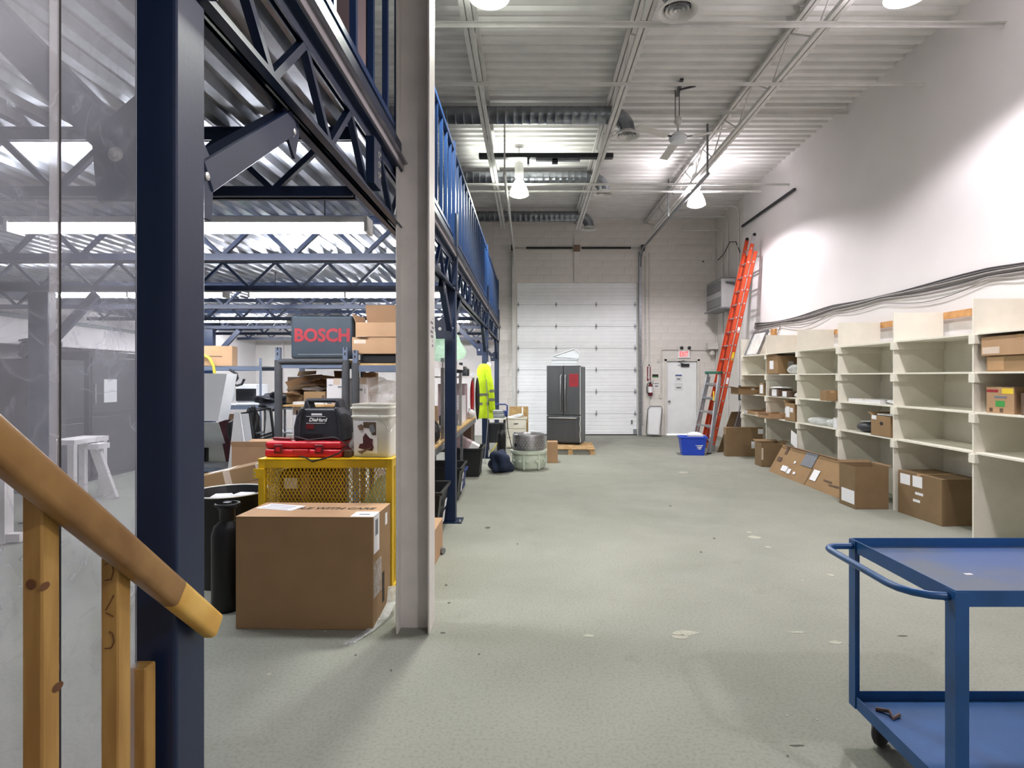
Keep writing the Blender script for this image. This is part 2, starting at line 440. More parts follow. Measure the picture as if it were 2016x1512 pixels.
# overhead door: seven panels
t = thing('door_1', 'tall white sectional overhead door in the end wall', None, ((GX0+GX1)/2, YB, 0), kind='structure')
hp = GZ/7
pan = None
for i in range(7):
    z0 = i*hp
    if pan is None:
        m = MB(); w = (GX1-GX0)/2
        prof = [(0.03, 0.004)]
        for k in range(6):
            zc = hp*(k+0.5)/6
            prof += [(0.03, zc-0.012), (0.036, zc-0.005), (0.036, zc+0.005), (0.03, zc+0.012)]
        prof += [(0.03, hp-0.004), (0.075, hp-0.004), (0.075, 0.004)]
        m.prism(prof, 'x', -w+0.01, w-0.01)
        pan = m.build('door_panel', 'appl_white', t, local=True); o = pan
    else: o = inst(pan, t)
    o.location = (0, 0, z0)
hin = None
for i in range(1, 7):
    for x, wd in ((GX0+0.05, 0.05), (AX(1095, YB), 0.042), (AX(1174, YB), 0.042), (GX1-0.06, 0.05)):
        if hin is None:
            m = MB(); m.prism([(-.035, 0), (-.012, .028), (0, .09), (.012, .028), (.035, 0), (.012, -.028), (0, -.09), (-.012, -.028)], 'y', 0.008, 0.03)
            m.cyl((-.03, 0.004, 0), (.03, 0.004, 0), 0.012, 8)
            hin = m.build('hinge', 'galv_dark', t, local=True); o = hin
        else: o = inst(hin, t)
        o.location = (x-(GX0+GX1)/2, -0.005, i*hp)
MB().box(GX0, GX1, YB+0.02, YB+0.08, 0.0, 0.03).build('bottom_seal', 'rubber', t)
MB().box(AX(1242.5, YB), AX(1245.5, YB), YB, YB+0.028, AZ(835, YB), AZ(827, YB)).build('slide_lock', 'galv_dark', t)
MB().box(AX(1247, YB), AX(1253, YB), YB, YB+0.028, AZ(855, YB), AZ(845, YB)).build('corner_plate', 'grey_panel', t)
tx = lambda s: (GX0-0.07) if s < 0 else (GX1+0.07)
for s in (-1, 1):
    x = tx(s)
    m = MB(); m.box(x-0.03, x+0.03, YB-0.1, YB-0.04, 0, 4.6); m.box(x-0.045, x-0.03 if s < 0 else x-0.02, YB-0.14, YB, 0, 5.0)
    m.tube([(x, YB-0.07, 4.55)] + [(x, YB-0.07-0.42+0.42*math.cos(a), 4.62+0.42*math.sin(a)) for a in [k*PI/2/6 for k in range(7)]] + [(x, 9.8, 5.04)], 0.03, 6)
    m.bar((x, 9.85, 5.04), (x, 9.85, ZD), 0.03, 0.03); m.bar((x, 12.6, 5.04), (x, 12.6, ZD), 0.03, 0.03)
    m.build('door_track', 'galv_dark' if s > 0 else 'roof_grey', t)
m = MB(); zs = AZ(488, YB-0.15)
m.cyl((GX0-0.15, YB-0.15, zs), (GX1+0.2, YB-0.15, zs), 0.014, 8); m.build('torsion_shaft', 'steel', t)
for x0, x1 in ((AX(1036, YB), AX(1126, YB)), (AX(1144, YB), AX(1240, YB))):
    MB().cyl((x0, YB-0.15, zs), (x1, YB-0.15, zs), 0.032, 10).build('torsion_spring', 'dark_metal', t, smooth=True)
for x in (GX0-0.1, GX1+0.12):
    MB().cyl((x-0.04, YB-0.15, zs), (x+0.04, YB-0.15, zs), 0.09, 16).build('cable_drum', 'dark_metal', t)
MB().box(AX(1130, YB), AX(1139, YB), YB-0.06, YB, GZ, 5.4).build('spring_post', 'block_white', t)
MB().box(AX(1129, YB), AX(1141, YB), YB-0.17, YB-0.06, zs-0.08, zs+0.08).build('bearing_plate', 'rust', t)

# exit door
t = thing('door_2', 'white painted steel exit door with grime near the bottom', None, ((EX0+EX1)/2, YB, 0), kind='structure')
m = MB(); m.box(EX0-0.02, EX0+0.045, YB-0.03, YB+0.1, 0, EZ); m.box(EX1-0.045, EX1+0.02, YB-0.03, YB+0.1, 0, EZ); m.box(EX0-0.02, EX1+0.02, YB-0.03, YB+0.1, EZ-0.06, EZ+0.02)
m.build('door_frame', 'col_white', t, bevel=0.004)
leaf = MB().box(EX0+0.05, EX1-0.05, YB+0.03, YB+0.075, 0.035, EZ-0.065).build('door_leaf', 'appl_white', t, bevel=0.003)
m = MB(); m.cyl((EX0+0.11, YB+0.03, 0.93), (EX0+0.11, YB-0.02, 0.93), 0.014, 10); m.lathe([(0.001, 0), (.03, .006), (.034, .025), (.02, .04)], (EX0+0.11, YB-0.05, 0.93), 14, Matrix.Rotation(-PI/2, 4, 'X'))
m.build('door_knob', 'steel', leaf, smooth=True)
m = MB(); m.box(4.16, 4.38, YB-0.02, YB+0.03, EZ-0.21, EZ-0.13); m.bar((4.2, YB-0.03, EZ-0.13), (4.05, YB-0.12, EZ-0.08), 0.02, 0.012); m.bar((4.05, YB-0.12, EZ-0.08), (4.25, YB-0.02, EZ-0.04), 0.02, 0.012)
m.build('door_closer', 'dark_metal', leaf)
MB().box(EX0+0.05, EX1-0.05, YB+0.04, YB+0.06, 0.004, 0.034).build('threshold_gap', 'daylight', t, label='bright daylight gap under the door')

# ------------------------------------------------------------------ roof joists and what hangs from the roof
ZC = 5.39
JL = 'white open web roof joist '
for X, lab in ((-2.62, JL+'above the mezzanine floor'), (-0.66, JL+'nearest the mezzanine guard rail'), (1.24, JL+'passing beside the round air diffusers'), (3.2, JL+'nearest the right wall, past the fan')):
    t = thing('roof_joist', lab, 'joist', (X, 0, ZC), group='roof joists')
    for nm, z, y1 in (('top_chord', 0.44, YB), ('bottom_chord', 0.0, 14.8)):
        m = MB()
        for s in (-1, 1): m.box(s*0.032-0.024, s*0.032+0.024, YF+0.1, y1, z-0.026, z+0.026)
        m.build(nm, 'roof_grey', t, local=True)
    src = {}
    y = YF+0.3; k = 0
    while y < 14.6:
        s = k % 2
        if s not in src:
            o = MB().cyl((0, 0, 0.03 if s == 0 else 0.42), (0, 0.6, 0.42 if s == 0 else 0.03), 0.011, 6).build('web', 'roof_grey', t, local=True); src[s] = o
        else: o = inst(src[s], t)
        o.location = (0, y, 0); y += 0.6; k += 1
    MB().bar((0, 14.55, 0.02), (0, YB, 0.42), 0.03, 0.03).build('end_web', 'roof_grey', t, local=True)
for Yb, z, x0, x1, w, lab in ((6.16, ZC, -4, XR, 0.045, 'white bridging angle across the joists closest to the camera'), (7.42, ZC, -4, XR, 0.03, 'white bridging angle across the joists just before the fan'),
                     (9.18, ZD-0.06, -4, XR, 0.05, 'white bridging angle high against the deck behind the fan'), (11.25, ZC, -1.5, XR, 0.045, 'white pipe bridging the joists above the far lamps'), (11.62, ZC-0.02, -1.5, XR-0.4, 0.04, 'second white pipe just beyond the pipe above the far lamps')):
    m = MB()
    if 'pipe' in lab: m.cyl((x0, Yb, z-0.05), (x1, Yb, z-0.05), w/2, 10)
    else: m.box(x0, x1, Yb-0.004, Yb+0.004, z-0.03-w, z-0.03); m.box(x0, x1, Yb-w, Yb, z-0.034, z-0.03)
    tag(m.build('bridging_bar', 'roof_grey'), lab, 'bar', 'bars across the roof joists')

# spiral ducts with round diffusers
def duct(Y, lab):
    t = thing('spiral_duct', lab, 'duct', (1.5, Y, 5.62), group='spiral ducts')
    r = 0.13; z = 5.645
    m = MB(); x = -4.2; pr = []
    while x < 1.2: pr += [(r, x), (r, x+0.105), (r+0.006, x+0.112), (r+0.006, x+0.122), (r, x+0.128)]; x += 0.128
    m.lathe(pr, (0, Y, z), 18, Matrix.Rotation(PI/2, 4, 'Y'), caps=True)
    m.build('duct_run', 'galv', t, smooth=True)
    pts = [(1.2, Y, z)] + [(1.26+0.25*math.sin(a), Y, z-0.25+0.25*math.cos(a)) for a in [k*PI/2/4 for k in range(5)]] + [(1.51, Y, 5.37)]
    MB().tube(pts, r-0.002, 18).build('elbow', 'galv', t, smooth=False)
    m = MB()
    m.lathe([(0.13, 0.06), (0.2, 0.0), (0.205, -0.012), (0.17, -0.008), (0.135, 0.03)], (1.51, Y, 5.33), 24, caps=False)
    o = m.build('diffuser', 'roof_grey', t, smooth=True)
    for rr in (0.12, 0.075, 0.03):
        MB().lathe([(rr-0.028, 0.03), (rr, 0.0), (rr+0.004, -0.006), (rr-0.02, 0.015)], (1.51, Y, 5.33), 20, caps=False).build('diffuser_ring', 'roof_grey', o, smooth=True)
    MB().lathe([(0.128, 0.0), (0.128, 0.03), (0.001, 0.03)], (1.51, Y, 5.35), 20, caps=False).build('diffuser_throat', 'black_metal', o)
duct(5.9, 'galvanised spiral duct whose round diffuser hangs nearest the camera')
duct(8.95, 'galvanised spiral duct just before the dark unlit strip')
duct(11.8, 'galvanised spiral duct above the far greenish lamp')
duct(14.6, 'galvanised spiral duct close to the end wall')

# dark unlit strip under the joists
t = thing('strip_heater', 'dark unlit strip fixture hung across two roof joists', 'fixture', (AX(1075, 10.2), 10.2, 5.45))
MB().box(AX(943, 10.2), AX(1207, 10.2), 10.14, 10.26, AZ(312, 10.2), AZ(303, 10.2)).build('housing', 'dark_metal', t, bevel=0.008)
MB().box(AX(1055, 10.2), AX(1142, 10.2), 10.16, 10.24, AZ(317, 10.2), AZ(312, 10.2)).build('reflector', 'galv_dark', t)
MB().box(AX(1038, 10.2), AX(1042, 10.2), 10.15, 10.25, AZ(325, 10.2), AZ(308, 10.2)).build('bracket', 'dark_metal', t)
MB().box(AX(1087, 10.2), AX(1098, 10.2), 10.16, 10.24, AZ(322, 10.2), AZ(313, 10.2)).build('junction_box', 'dark_metal', t)
for px in (960, 1190): MB().cyl((AX(px, 10.2), 10.2, AZ(303, 10.2)), (AX(px, 10.2), 10.2, ZD), 0.006, 6).build('hanger_rod', 'dark_metal', t)

# high bay lamps
def high_bay(x, y, tint, matn, lab):
    z = 5.0
    t = thing('high_bay_lamp', lab, 'lamp', (x, y, z), group='high bay lamps')
    m = MB(); m.cyl((0, 0, 0.62), (0, 0, ZD-z), 0.012, 8); m.build('hanger_pipe', 'roof_grey', t, local=True)
    m = MB(); m.lathe([(0.06, 0.30), (0.085, 0.34), (0.085, 0.58), (0.05, 0.63)], n=20); m.build('ballast_housing', 'roof_grey', t, local=True, smooth=True)
    m = MB(); m.lathe([(0.185, 0.0), (0.165, 0.09), (0.12, 0.2), (0.06, 0.30), (0.055, 0.30), (0.115, 0.195), (0.16, 0.085), (0.18, 0.0)], n=28, caps=False); m.build('reflector', 'lamp_dome', t, local=True, smooth=True)
    m = MB(); m.lathe([(0.0005, -0.05), (0.08, -0.042), (0.14, -0.02), (0.172, 0.005), (0.165, 0.02), (0.0005, 0.02)], n=28); m.build('lens', matn, t, local=True, smooth=True)
    ld = bpy.data.lights.new('high_bay_light', 'SPOT'); ld.energy = HIGH_BAY_W; ld.color = tint; ld.spot_size = math.radians(157); ld.spot_blend = 0.28; ld.shadow_soft_size = 0.14
    lo = bpy.data.objects.new('high_bay_light', ld); COL.objects.link(lo); lo.parent = t; lo.location = (0, 0, -0.06)
    ud = bpy.data.lights.new('high_bay_spill', 'SPOT'); ud.spot_size = math.radians(146); ud.spot_blend = 0.5; ud.energy = HIGH_BAY_W * SPILL; ud.color = tint; ud.shadow_soft_size = 0.12   # light leaking up through the clear reflector
    uo = bpy.data.objects.new('high_bay_spill', ud); COL.objects.link(uo); uo.parent = t; uo.location = (0, 0, 0.04); uo.rotation_euler = (PI, 0, 0)
high_bay(-0.19, 10.83, (0.97, 1.0, 0.92), 'lamp_green', 'glowing greenish high bay lamp over the drum and fridge')
high_bay(3.31, 11.47, (1.0, 0.935, 0.985), 'lamp_pink', 'glowing pinkish high bay lamp near the orange ladder')
high_bay(-0.36, 5.19, (0.97, 1.0, 0.92), 'lamp_green', 'greenish high bay lamp at the top edge near the white column')
high_bay(3.37, 5.17, (1.0, 0.935, 0.985), 'lamp_pink', 'pinkish high bay lamp at the top edge near the right wall')

high_bay(3.37, -1.0, (1.0, 0.935, 0.985), 'lamp_pink', 'pinkish high bay lamp added out of view behind the viewer')  # unseen lamp, added to brighten near faces turned to the camera

# ceiling fan, at rest
fx, fy = 2.2, 8.57
t = thing('ceiling_fan', 'dusty white ceiling fan hanging on a long rod', 'fan', (fx, fy, 5.0))
m = MB(); m.bar((fx-0.02, fy-0.3, ZD-0.05), (fx+0.05, fy+0.25, ZD-0.02), 0.05, 0.03); m.bar((fx+0.03, fy, ZD-0.05), (fx+0.25, fy-0.05, ZD-0.02), 0.03, 0.02); m.build('mount_bar', 'dark_metal', t)
for dx in (-0.04, 0.02): MB().cyl((fx+dx, fy, ZD-0.05), (fx+dx, fy, 5.42), 0.006, 6).build('hanger_wire', 'dark_metal', t)
MB().cyl((fx, fy, 5.16), (fx, fy, 5.45), 0.016, 10).build('down_rod', 'roof_grey', t)
MB().lathe([(0.02, 0.13), (0.05, 0.1), (0.06, 0.04), (0.03, 0.0)], (fx, fy, 5.33), 14).build('canopy', 'roof_grey', t, smooth=True)
MB().lathe([(0.03, 0.1), (0.07, 0.08), (0.13, 0.04), (0.14, 0.0), (0.11, -0.05), (0.001, -0.07)], (fx, fy, 5.12), 20).build('motor_housing', 'clear_plastic', t, smooth=True)
for a in (-28, 92, 212):
    c, s = math.cos(math.radians(a)), math.sin(math.radians(a)); M = Matrix.Translation((fx, fy, 5.12)) @ Matrix.Rotation(math.radians(a), 4, 'Z') @ Matrix.Rotation(math.radians(10), 4, 'X')
    o = MB().box(0.22, 0.80, -0.065, 0.065, -0.004, 0.004, M).build('blade', 'roof_grey', t, bevel=0.003)
    MB().box(0.11, 0.30, -0.015, 0.015, 0.005, 0.012, M).build('blade_arm', 'dark_metal', o)

# conduits, cables and boxes on the end and right wall
XE = XR + 0.05
def conduit(pts, r, lab, m='roof_grey', grp='wall conduits'):
    return tag(MB().tube(pts, r, 8).build('conduit', m), lab, 'conduit', grp)
for py, yy, zz, rr, lab in ((1451, 14.05, 5.75, 0.022, 'tall grey conduit nearest the ladder top on the right wall'), (1429, 14.8, 5.7, 0.02, 'grey conduit bending down on the right wall above the heater'),
                      (1419, 15.2, 5.45, 0.016, 'thin grey conduit beside the heater on the right wall'), (1403, 15.72, 5.2, 0.014, 'thin conduit in the far right corner of the room')):
    x = XE - rr - 0.002
    conduit([(x-1.1, yy, zz)] + arc((x-0.16, yy, zz-0.16), 0.16, PI/2, 0, 5) + [(x, yy, 0.4 if rr > 0.018 else 1.5)], rr, lab)
tag(MB().bar((XR-0.03, 10.95, 5.15), (XR-0.03, 13.66, 5.15), 0.04, 0.045).build('wall_strut', 'dark_metal'), 'dark metal strut fixed along the upper right wall', 'strut')
tag(MB().tube([(XE-0.02, 15.6, 4.75), (XE-0.06, 15.0, 4.78), (XE-0.08, 14.5, 4.98), (XE-0.05, 14.15, 4.9), (XE-0.02, 13.95, 4.6)], 0.012, 6).build('cable', 'dark_metal'), 'dark cable looping between conduits above the heater', 'cable')
conduit([(2.98+0.2, YB-0.03, 4.9), (2.98+0.2, YB-0.03, 2.2), (2.98+0.13, YB-0.03, 1.9), (2.98+0.13, YB-0.03, 0.3)], 0.02, 'grey conduit running down beside the overhead door track')
conduit([(2.98+0.30, YB-0.03, 5.0), (2.98+0.30, YB-0.03, 0.35)], 0.016, 'second conduit right of the overhead door track')
conduit([(AX(1333, YB), YB-0.03, AZ(688, YB)), (AX(1306, YB), YB-0.03, AZ(688, YB))] + arc((AX(1306, YB), YB-0.03, AZ(693, YB)), 0.07, PI/2, PI, 4) + [(AX(1301, YB), YB-0.03, AZ(776, YB))], 0.016, 'white conduit bent around the left of the exit sign', 'col_white')
conduit([(AX(1357, YB), YB-0.03, AZ(689, YB)), (XR-0.05, YB-0.03, AZ(689, YB))], 0.014, 'white conduit from the exit sign to the corner', 'col_white')
t = thing('emergency_light', 'white emergency light box in the far right corner', 'light', (XR-0.12, YB-0.25, AZ(686, YB)))
MB().box(XR-0.25, XR+0.04, YB-0.3, YB-0.1, AZ(688, YB-0.2), AZ(675, YB-0.2)).build('battery_box', 'col_white', t, bevel=0.01)
MB().lathe([(0.03, 0.05), (0.07, 0.0), (0.06, -0.06), (0.03, -0.08)], (XR-0.1, YB-0.2, AZ(694, YB-0.2)), 14).build('lamp_head', 'col_white', t, smooth=True)

# cables along the right wall
for i, (dz, sag, mm, w) in enumerate(((0.05, 0.03, 'cable', 0.011), (0.025, 0.05, 'cable', 0.010), (0.0, 0.04, 'cable_light', 0.012), (-0.03, 0.06, 'cable', 0.009), (-0.05, 0.10, 'cable_light', 0.010), (-0.07, 0.22, 'cable_light', 0.008))):
    pts = []
    for k in range(60):
        y = 3.0 + 9.9*k/59
        s = math.sin(PI*((y-3.0) % 3.3)/3.3)
        pts.append((XR-0.02-0.004*i, y, 2.74 + 0.02*math.sin(y) + dz*(0.6+0.4*math.cos(y*1.9)) - sag*s*(0.4+0.6*abs(math.cos(y*0.95)))))
    tag(MB().tube(pts, w, 6).build('wall_cable', mm), ['topmost dark cable of the bundle on the right wall', 'second dark cable of the bundle on the right wall', 'pale cable in the middle of the bundle on the right wall',
         'lower dark cable of the bundle on the right wall', 'pale cable near the bottom of the wall bundle', 'thin pale cable sagging lowest under the wall bundle'][i], 'cable', 'cables along the right wall')
tag(MB().tube([(XR-0.02, 12.8, 2.5), (XR-0.02, 12.3, 2.25), (XR-0.02, 11.9, 2.3), (XR-0.02, 11.6, 2.62)], 0.008, 6).build('wall_cable', 'cable_light'), 'loose cable loop on the wall beside the ladder', 'cable')
# ================================================================== white steel column
t = thing('steel_column', 'white painted steel H column standing in the foreground', 'column', (-0.725, 3.7, 0))
m = MB(); m.box(-0.632, -0.62, 3.60, 3.80, 0, ZD); m.box(-0.83, -0.818, 3.60, 3.80, 0, ZD); m.build('flange', 'col_white', t, bevel=0.002)
MB().box(-0.818, -0.632, 3.695, 3.705, 0, ZD).build('web', 'col_white', t)
m = MB()
for i in range(7):
    px = random.choice([843, 846]); py = 628 + i*9
    x = -0.619
    m.box(-0.6199, -0.6185, 3.63+random.uniform(0, .1), 3.70+random.uniform(0, .06), AZ(py, 3.65), AZ(py-5, 3.65))
m.build('stencil_mark', 'grey_print', t, label='faded grey stencil marks')

# ================================================================== mezzanine
GZB, GZT = 2.58, 2.865                 # girder chords
GXO, GXI = -0.805, -0.915
POSTS = [1.42, 6.42, 11.43, 15.5]
JY = [1.42, 3.08, 4.75, 6.42, 8.09, 9.76, 11.43, 13.1, 14.77]
names = ['dark blue mezzanine post in the foreground beside the plastic sheet', 'blue mezzanine post standing between the black bins', 'blue mezzanine post behind the yellow jacket', 'blue mezzanine post next to the overhead door']
for i, Y in enumerate(POSTS):
    y0, y1 = (1.36, 1.485) if i == 0 else (Y-0.06, Y+0.06)
    x0, x1 = (-0.93, -0.83) if i == 0 else (-0.93, -0.81)
    t = thing('mezzanine_post', names[i], 'post', ((x0+x1)/2, (y0+y1)/2, 0), group='mezzanine posts along the aisle')
    MB().box(x0, x1, y0, y1, 0.012, GZB-0.035).build('shaft', 'navy', t, bevel=0.008, seg=2)
    bp = MB().box(x0-0.05, x1+0.07, y0-0.05, y1+0.07, 0, 0.012).build('base_plate', 'navy', t)
    for dx in (-0.03, 0.05):
        MB().lathe([(0.012, 0), (0.012, 0.02), (0.006, 0.03)], ((x0 if dx < 0 else x1)+dx, y0-0.025, 0.012), 6).build('anchor_bolt', 'zinc', bp)
    xm = (x0+x1)/2
    for s in ((1,) if i == 0 else (1, -1)):
        if i == 3 and s == 1: continue
        p = (xm, (y1 if s > 0 else y0) + s*0.05, 2.13); q = (xm, (y1 if s > 0 else y0) + s*0.62, 2.53)
        br = MB().bar(p, q, 0.06, 0.085, up=(1, 0, 0) if False else (0, -s*0.57, 0.57)).build('knee_brace', 'navy', t, bevel=0.004)
        ya = y1 if s > 0 else y0
        MB().prism([(ya, 2.02), (ya + s*0.075, 2.02), (ya + s*0.085, 2.17), (ya, 2.25)], 'x', x1-0.035, x1-0.025).build('gusset', 'navy', br)
        yb = q[1]
        MB().prism([(yb-0.07, 2.545), (yb+0.055, 2.545), (yb+0.06, 2.50), (yb+0.02, 2.40), (yb-0.06, 2.47)], 'x', x1-0.04, x1-0.03).build('gusset', 'navy', br)
        for (yy, zz) in ((ya+s*0.045, 2.13), (yb-0.005, 2.49)):
            MB().lathe([(0.018, 0), (0.018, 0.003), (0.011, 0.003), (0.011, 0.011), (0.005, 0.013)], (x1-0.03, yy, zz), 12, Matrix.Rotation(PI/2, 4, 'Y')).build('bolt', 'zinc', br)
    # brace across, into the bay
    p = (x0-0.03, Y, 2.12); q = (x0-0.46, Y, 2.56)
    br = MB().bar(p, q, 0.05, 0.085, up=(1, 0, 1)).build('knee_brace', 'navy', t, bevel=0.004)
    MB().prism([(x0, 2.02), (x0-0.1, 2.02), (x0-0.115, 2.18), (x0, 2.28)], 'y', y0+0.02, y0+0.03).build('gusset', 'navy', br)
    MB().lathe([(0.018, 0), (0.018, 0.003), (0.011, 0.003), (0.011, 0.011), (0.005, 0.013)], (x0-0.055, y0+0.02, 2.13), 12, Matrix.Rotation(PI/2, 4, 'X')).build('bolt', 'zinc', br)

# inner row of posts (seen far under the floor)
for i, (X, Y) in enumerate(((AX(411, 11.43), 11.43), (-5.4, 6.42))):
    t = thing('mezzanine_post', ['blue inner mezzanine post above the cardboard box on the grey rack', 'blue inner mezzanine post behind the scuffed plastic sheet'][i], 'post', (X, Y, 0), group='inner mezzanine posts')
    MB().box(X-0.11, X+0.11, Y-0.06, Y+0.06, 0.012, GZB-0.04).build('shaft', 'navy', t, bevel=0.006)
    MB().box(X-0.16, X+0.16, Y-0.12, Y+0.12, 0, 0.012).build('base_plate', 'navy', t)
    MB().bar((X+0.12, Y, 2.0), (X+0.6, Y, 2.52), 0.05, 0.09).build('knee_brace', 'navy', t)

def truss(name, lab, cat, grp, axis, a0, a1, c, panel, dep, mt):
    """open web girder: axis 'y' along the aisle edge or 'x' joist"""
    loc = (c, a0, GZB) if axis == 'y' else (a0, c, GZB)
    t = thing(name, lab, cat, loc, group=grp)
    P = (lambda u, w, z: (c+w, u, z)) if axis == 'y' else (lambda u, w, z: (u, c+w, z))
    for nm, z in (('top_chord', GZT+0.02), ('bottom_chord', GZB)):
        m = MB()
        for s in (-1, 1):
            for (w0, w1, z0, z1) in ((s*0.008, s*dep, z-0.03, z-0.022) if nm == 'bottom_chord' else (s*0.008, s*dep, z+0.022, z+0.03), (s*0.008, s*0.016, z-0.03, z+0.03)):
                p = P(a0, w0, z0); q = P(a1, w1, z1)
                m.box(min(p[0], q[0]), max(p[0], q[0]), min(p[1], q[1]), max(p[1], q[1]), min(p[2], q[2]), max(p[2], q[2]))
        m.build(nm, mt, t)
    u = a0; k = 0; src = {}
    while u + panel/2 <= a1 + 1e-6:
        s = k % 2
        if s not in src:
            p, q = (P(a0, 0, GZT), P(a0+panel/2, 0, GZB+0.01)) if s == 0 else (P(a0, 0, GZB+0.01), P(a0+panel/2, 0, GZT))
            src[s] = MB().bar(p, q, 0.03, 0.03).build('web', mt, t); o = src[s]
        else: o = inst(src[s], t)
        o.location = (u-a0, 0, 0) if axis == 'x' else (0, u-a0, 0)
        u += panel/2; k += 1
    return t

gt = truss('mezzanine_girder', 'dark blue open web girder along the mezzanine edge', 'girder', None, 'y', -0.6, 15.7, -0.86, 0.56, 0.05, 'navy')
MB().box(-0.812, -0.80, -0.6, 15.72, 2.915, 2.974).build('deck_edge', 'edge_steel', gt, label='bright galvanised deck edge strip')
MB().box(-0.83, -0.815, -0.6, 15.72, 2.974, 3.09).build('toe_plate', 'navy', gt)
for Y in JY:
    o = MB().box(-0.850, -0.806, Y-0.07, Y+0.07, GZB+0.03, GZT-0.01).build('splice_plate', 'navy', gt)
    for z in (2.79, 2.735, 2.68):
        MB().lathe([(0.017, 0), (0.017, 0.003), (0.010, 0.003), (0.010, 0.011)], (-0.806, Y+0.02, z), 8, Matrix.Rotation(PI/2, 4, 'Y')).build('bolt', 'zinc', o)
ordn = ['level with the foreground post', 'directly above the brown carton', 'just behind the first long tube light', 'level with the post between the bins', 'above the case on the rack', 'sixth from the camera', 'level with the post behind the jacket', 'second from the end wall', 'closest to the end wall']
for Y, w in zip(JY, ordn):
    truss('mezzanine_joist', 'blue open web floor joist under the mezzanine, ' + w, 'joist', 'mezzanine floor joists', 'x', -7.45, -0.93, Y, 0.58, 0.04, 'navy')

# corrugated steel deck seen from below
pts = []; x = XL + 0.002
while x < -0.86:
    pts += [(x, 2.92), (x+0.055, 2.92), (x+0.08, 2.958), (x+0.125, 2.958)]; x += 0.15
b = MB(); n = len(pts)
b.add([(x, -1.2, z) for x, z in pts] + [(x, YB-0.01, z) for x, z in pts], [(i, i+1, n+i+1, n+i) for i in range(n-1)])
b.box(XL+0.002, -0.84, -1.2, YB-0.01, 2.965, 2.98)
tag(b.build('mezzanine_deck', 'galv', recalc=False), 'corrugated galvanised steel deck under the mezzanine floor', 'deck')
tag(MB().box(XL, XL+0.06, -1.2, YB-0.02, 2.72, 2.915).build('ledger_beam', 'navy'), 'dark ledger beam along the left wall under the deck', 'beam')

# guard rail on the mezzanine edge
t = thing('guard_rail', 'blue picket guard rail along the mezzanine edge', 'railing', (-0.86, 7.5, 3.05))
m = MB(); m.box(-0.875, -0.825, -0.5, 15.7, 4.10, 4.15); m.build('top_rail', 'rail_blue_lit', t, bevel=0.006)
MB().box(-0.87, -0.835, -0.5, 15.7, 3.15, 3.185).build('bottom_rail', 'rail_blue_lit', t)
pk = None; y = -0.3
while y < 15.6:
    if pk is None:
        pk = MB().box(-0.866, -0.834, -0.016, 0.016, 3.185, 4.10).build('picket', 'rail_blue_lit', t); base_y = pk.location.y; o = pk
    else: o = inst(pk, t)
    o.location = (0, y, 0); y += 0.31
for Y in POSTS:
    o = MB().box(-0.90, -0.815, Y-0.045, Y+0.045, 2.985, 4.2).build('rail_post', 'rail_blue_lit', t, bevel=0.005)
    MB().box(-0.814, -0.796, Y-0.06, Y+0.06, 2.56, 3.4).build('splice_strap', 'navy', o)

# things stored up on the mezzanine
def simple_box(name, m, x0, x1, y0, y1, z0, z1, lab, cat, parts=(), grp=None, bevel=0.004):
    o = tag(MB().box(x0, x1, y0, y1, z0, z1).build(name, m, bevel=bevel), lab, cat, grp); return o
o = simple_box('storage_carton', 'mauve_card', -1.85, -0.93, 3.0, 3.3, 2.982, 4.3, 'pinkish carton standing on the mezzanine behind the pickets', 'box')
MB().box(-1.40, -1.34, 2.995, 3.0, 3.1, 4.3).build('tape', 'tape', o)
o = simple_box('dark_board', 'dark_metal', -1.25, -0.93, 3.42, 3.48, 2.982, 4.0, 'dark flat panel standing on the mezzanine beside the carton', 'panel')
MB().box(-0.98, -0.955, 3.405, 3.42, 3.5, 3.7).build('grip', 'black_plastic', o)

# fluorescent strips
def strip(px_l, px_r, Y, lab, X=None):
    x0, x1 = X if X else (AX(px_l, Y), AX(px_r, Y)); z = 2.62
    t = thing('fluorescent_strip', lab, 'light', ((x0+x1)/2, Y, z), group='fluorescent strips under the mezzanine')
    MB().box(x0, x1, Y-0.065, Y+0.065, z+0.028, z+0.075).build('housing', 'roof_grey', t, bevel=0.004)
    xm = (x0+x1)/2
    for a, c in ((x0+0.02, xm-0.015), (xm+0.015, x1-0.02)):
        for dy in (-0.04, 0.04):
            MB().cyl((a, Y+dy, z), (c, Y+dy, z), 0.019, 10).build('tube', 'tube_on', t, smooth=True)
    for xx in (x0, xm, x1):
        MB().box(xx-0.012, xx+0.012, Y-0.07, Y+0.07, z-0.03, z+0.075).build('lamp_holder', 'roof_grey', t)
    for xx in (x0+0.3, x1-0.3):
        MB().cyl((xx, Y, z+0.075), (xx, Y, 2.92), 0.004, 5).build('hanger', 'dark_metal', t)
strip(28, 725, 4.0, 'lit fluorescent strip nearest the camera, crossing behind the foreground post')
strip(70, 445, 7.27, 'lit fluorescent strip in the second row, seen mostly through the plastic sheet')
strip(495, 870, 7.27, 'lit fluorescent strip in the second row, running behind the white column')
strip(0, 0, 10.6, 'lit fluorescent strip in the third row, left of the case', X=(-6.85, -4.41))
strip(0, 0, 10.6, 'lit fluorescent strip in the third row, right end showing past the blue post', X=(-3.5, -1.07))
strip(0, 0, 13.7, 'lit fluorescent strip in the last row, left of the case', X=(-7.3, -5.7))
strip(0, 0, 13.7, 'lit fluorescent strip in the last row, showing beside the far post', X=(-3.5, -1.1))

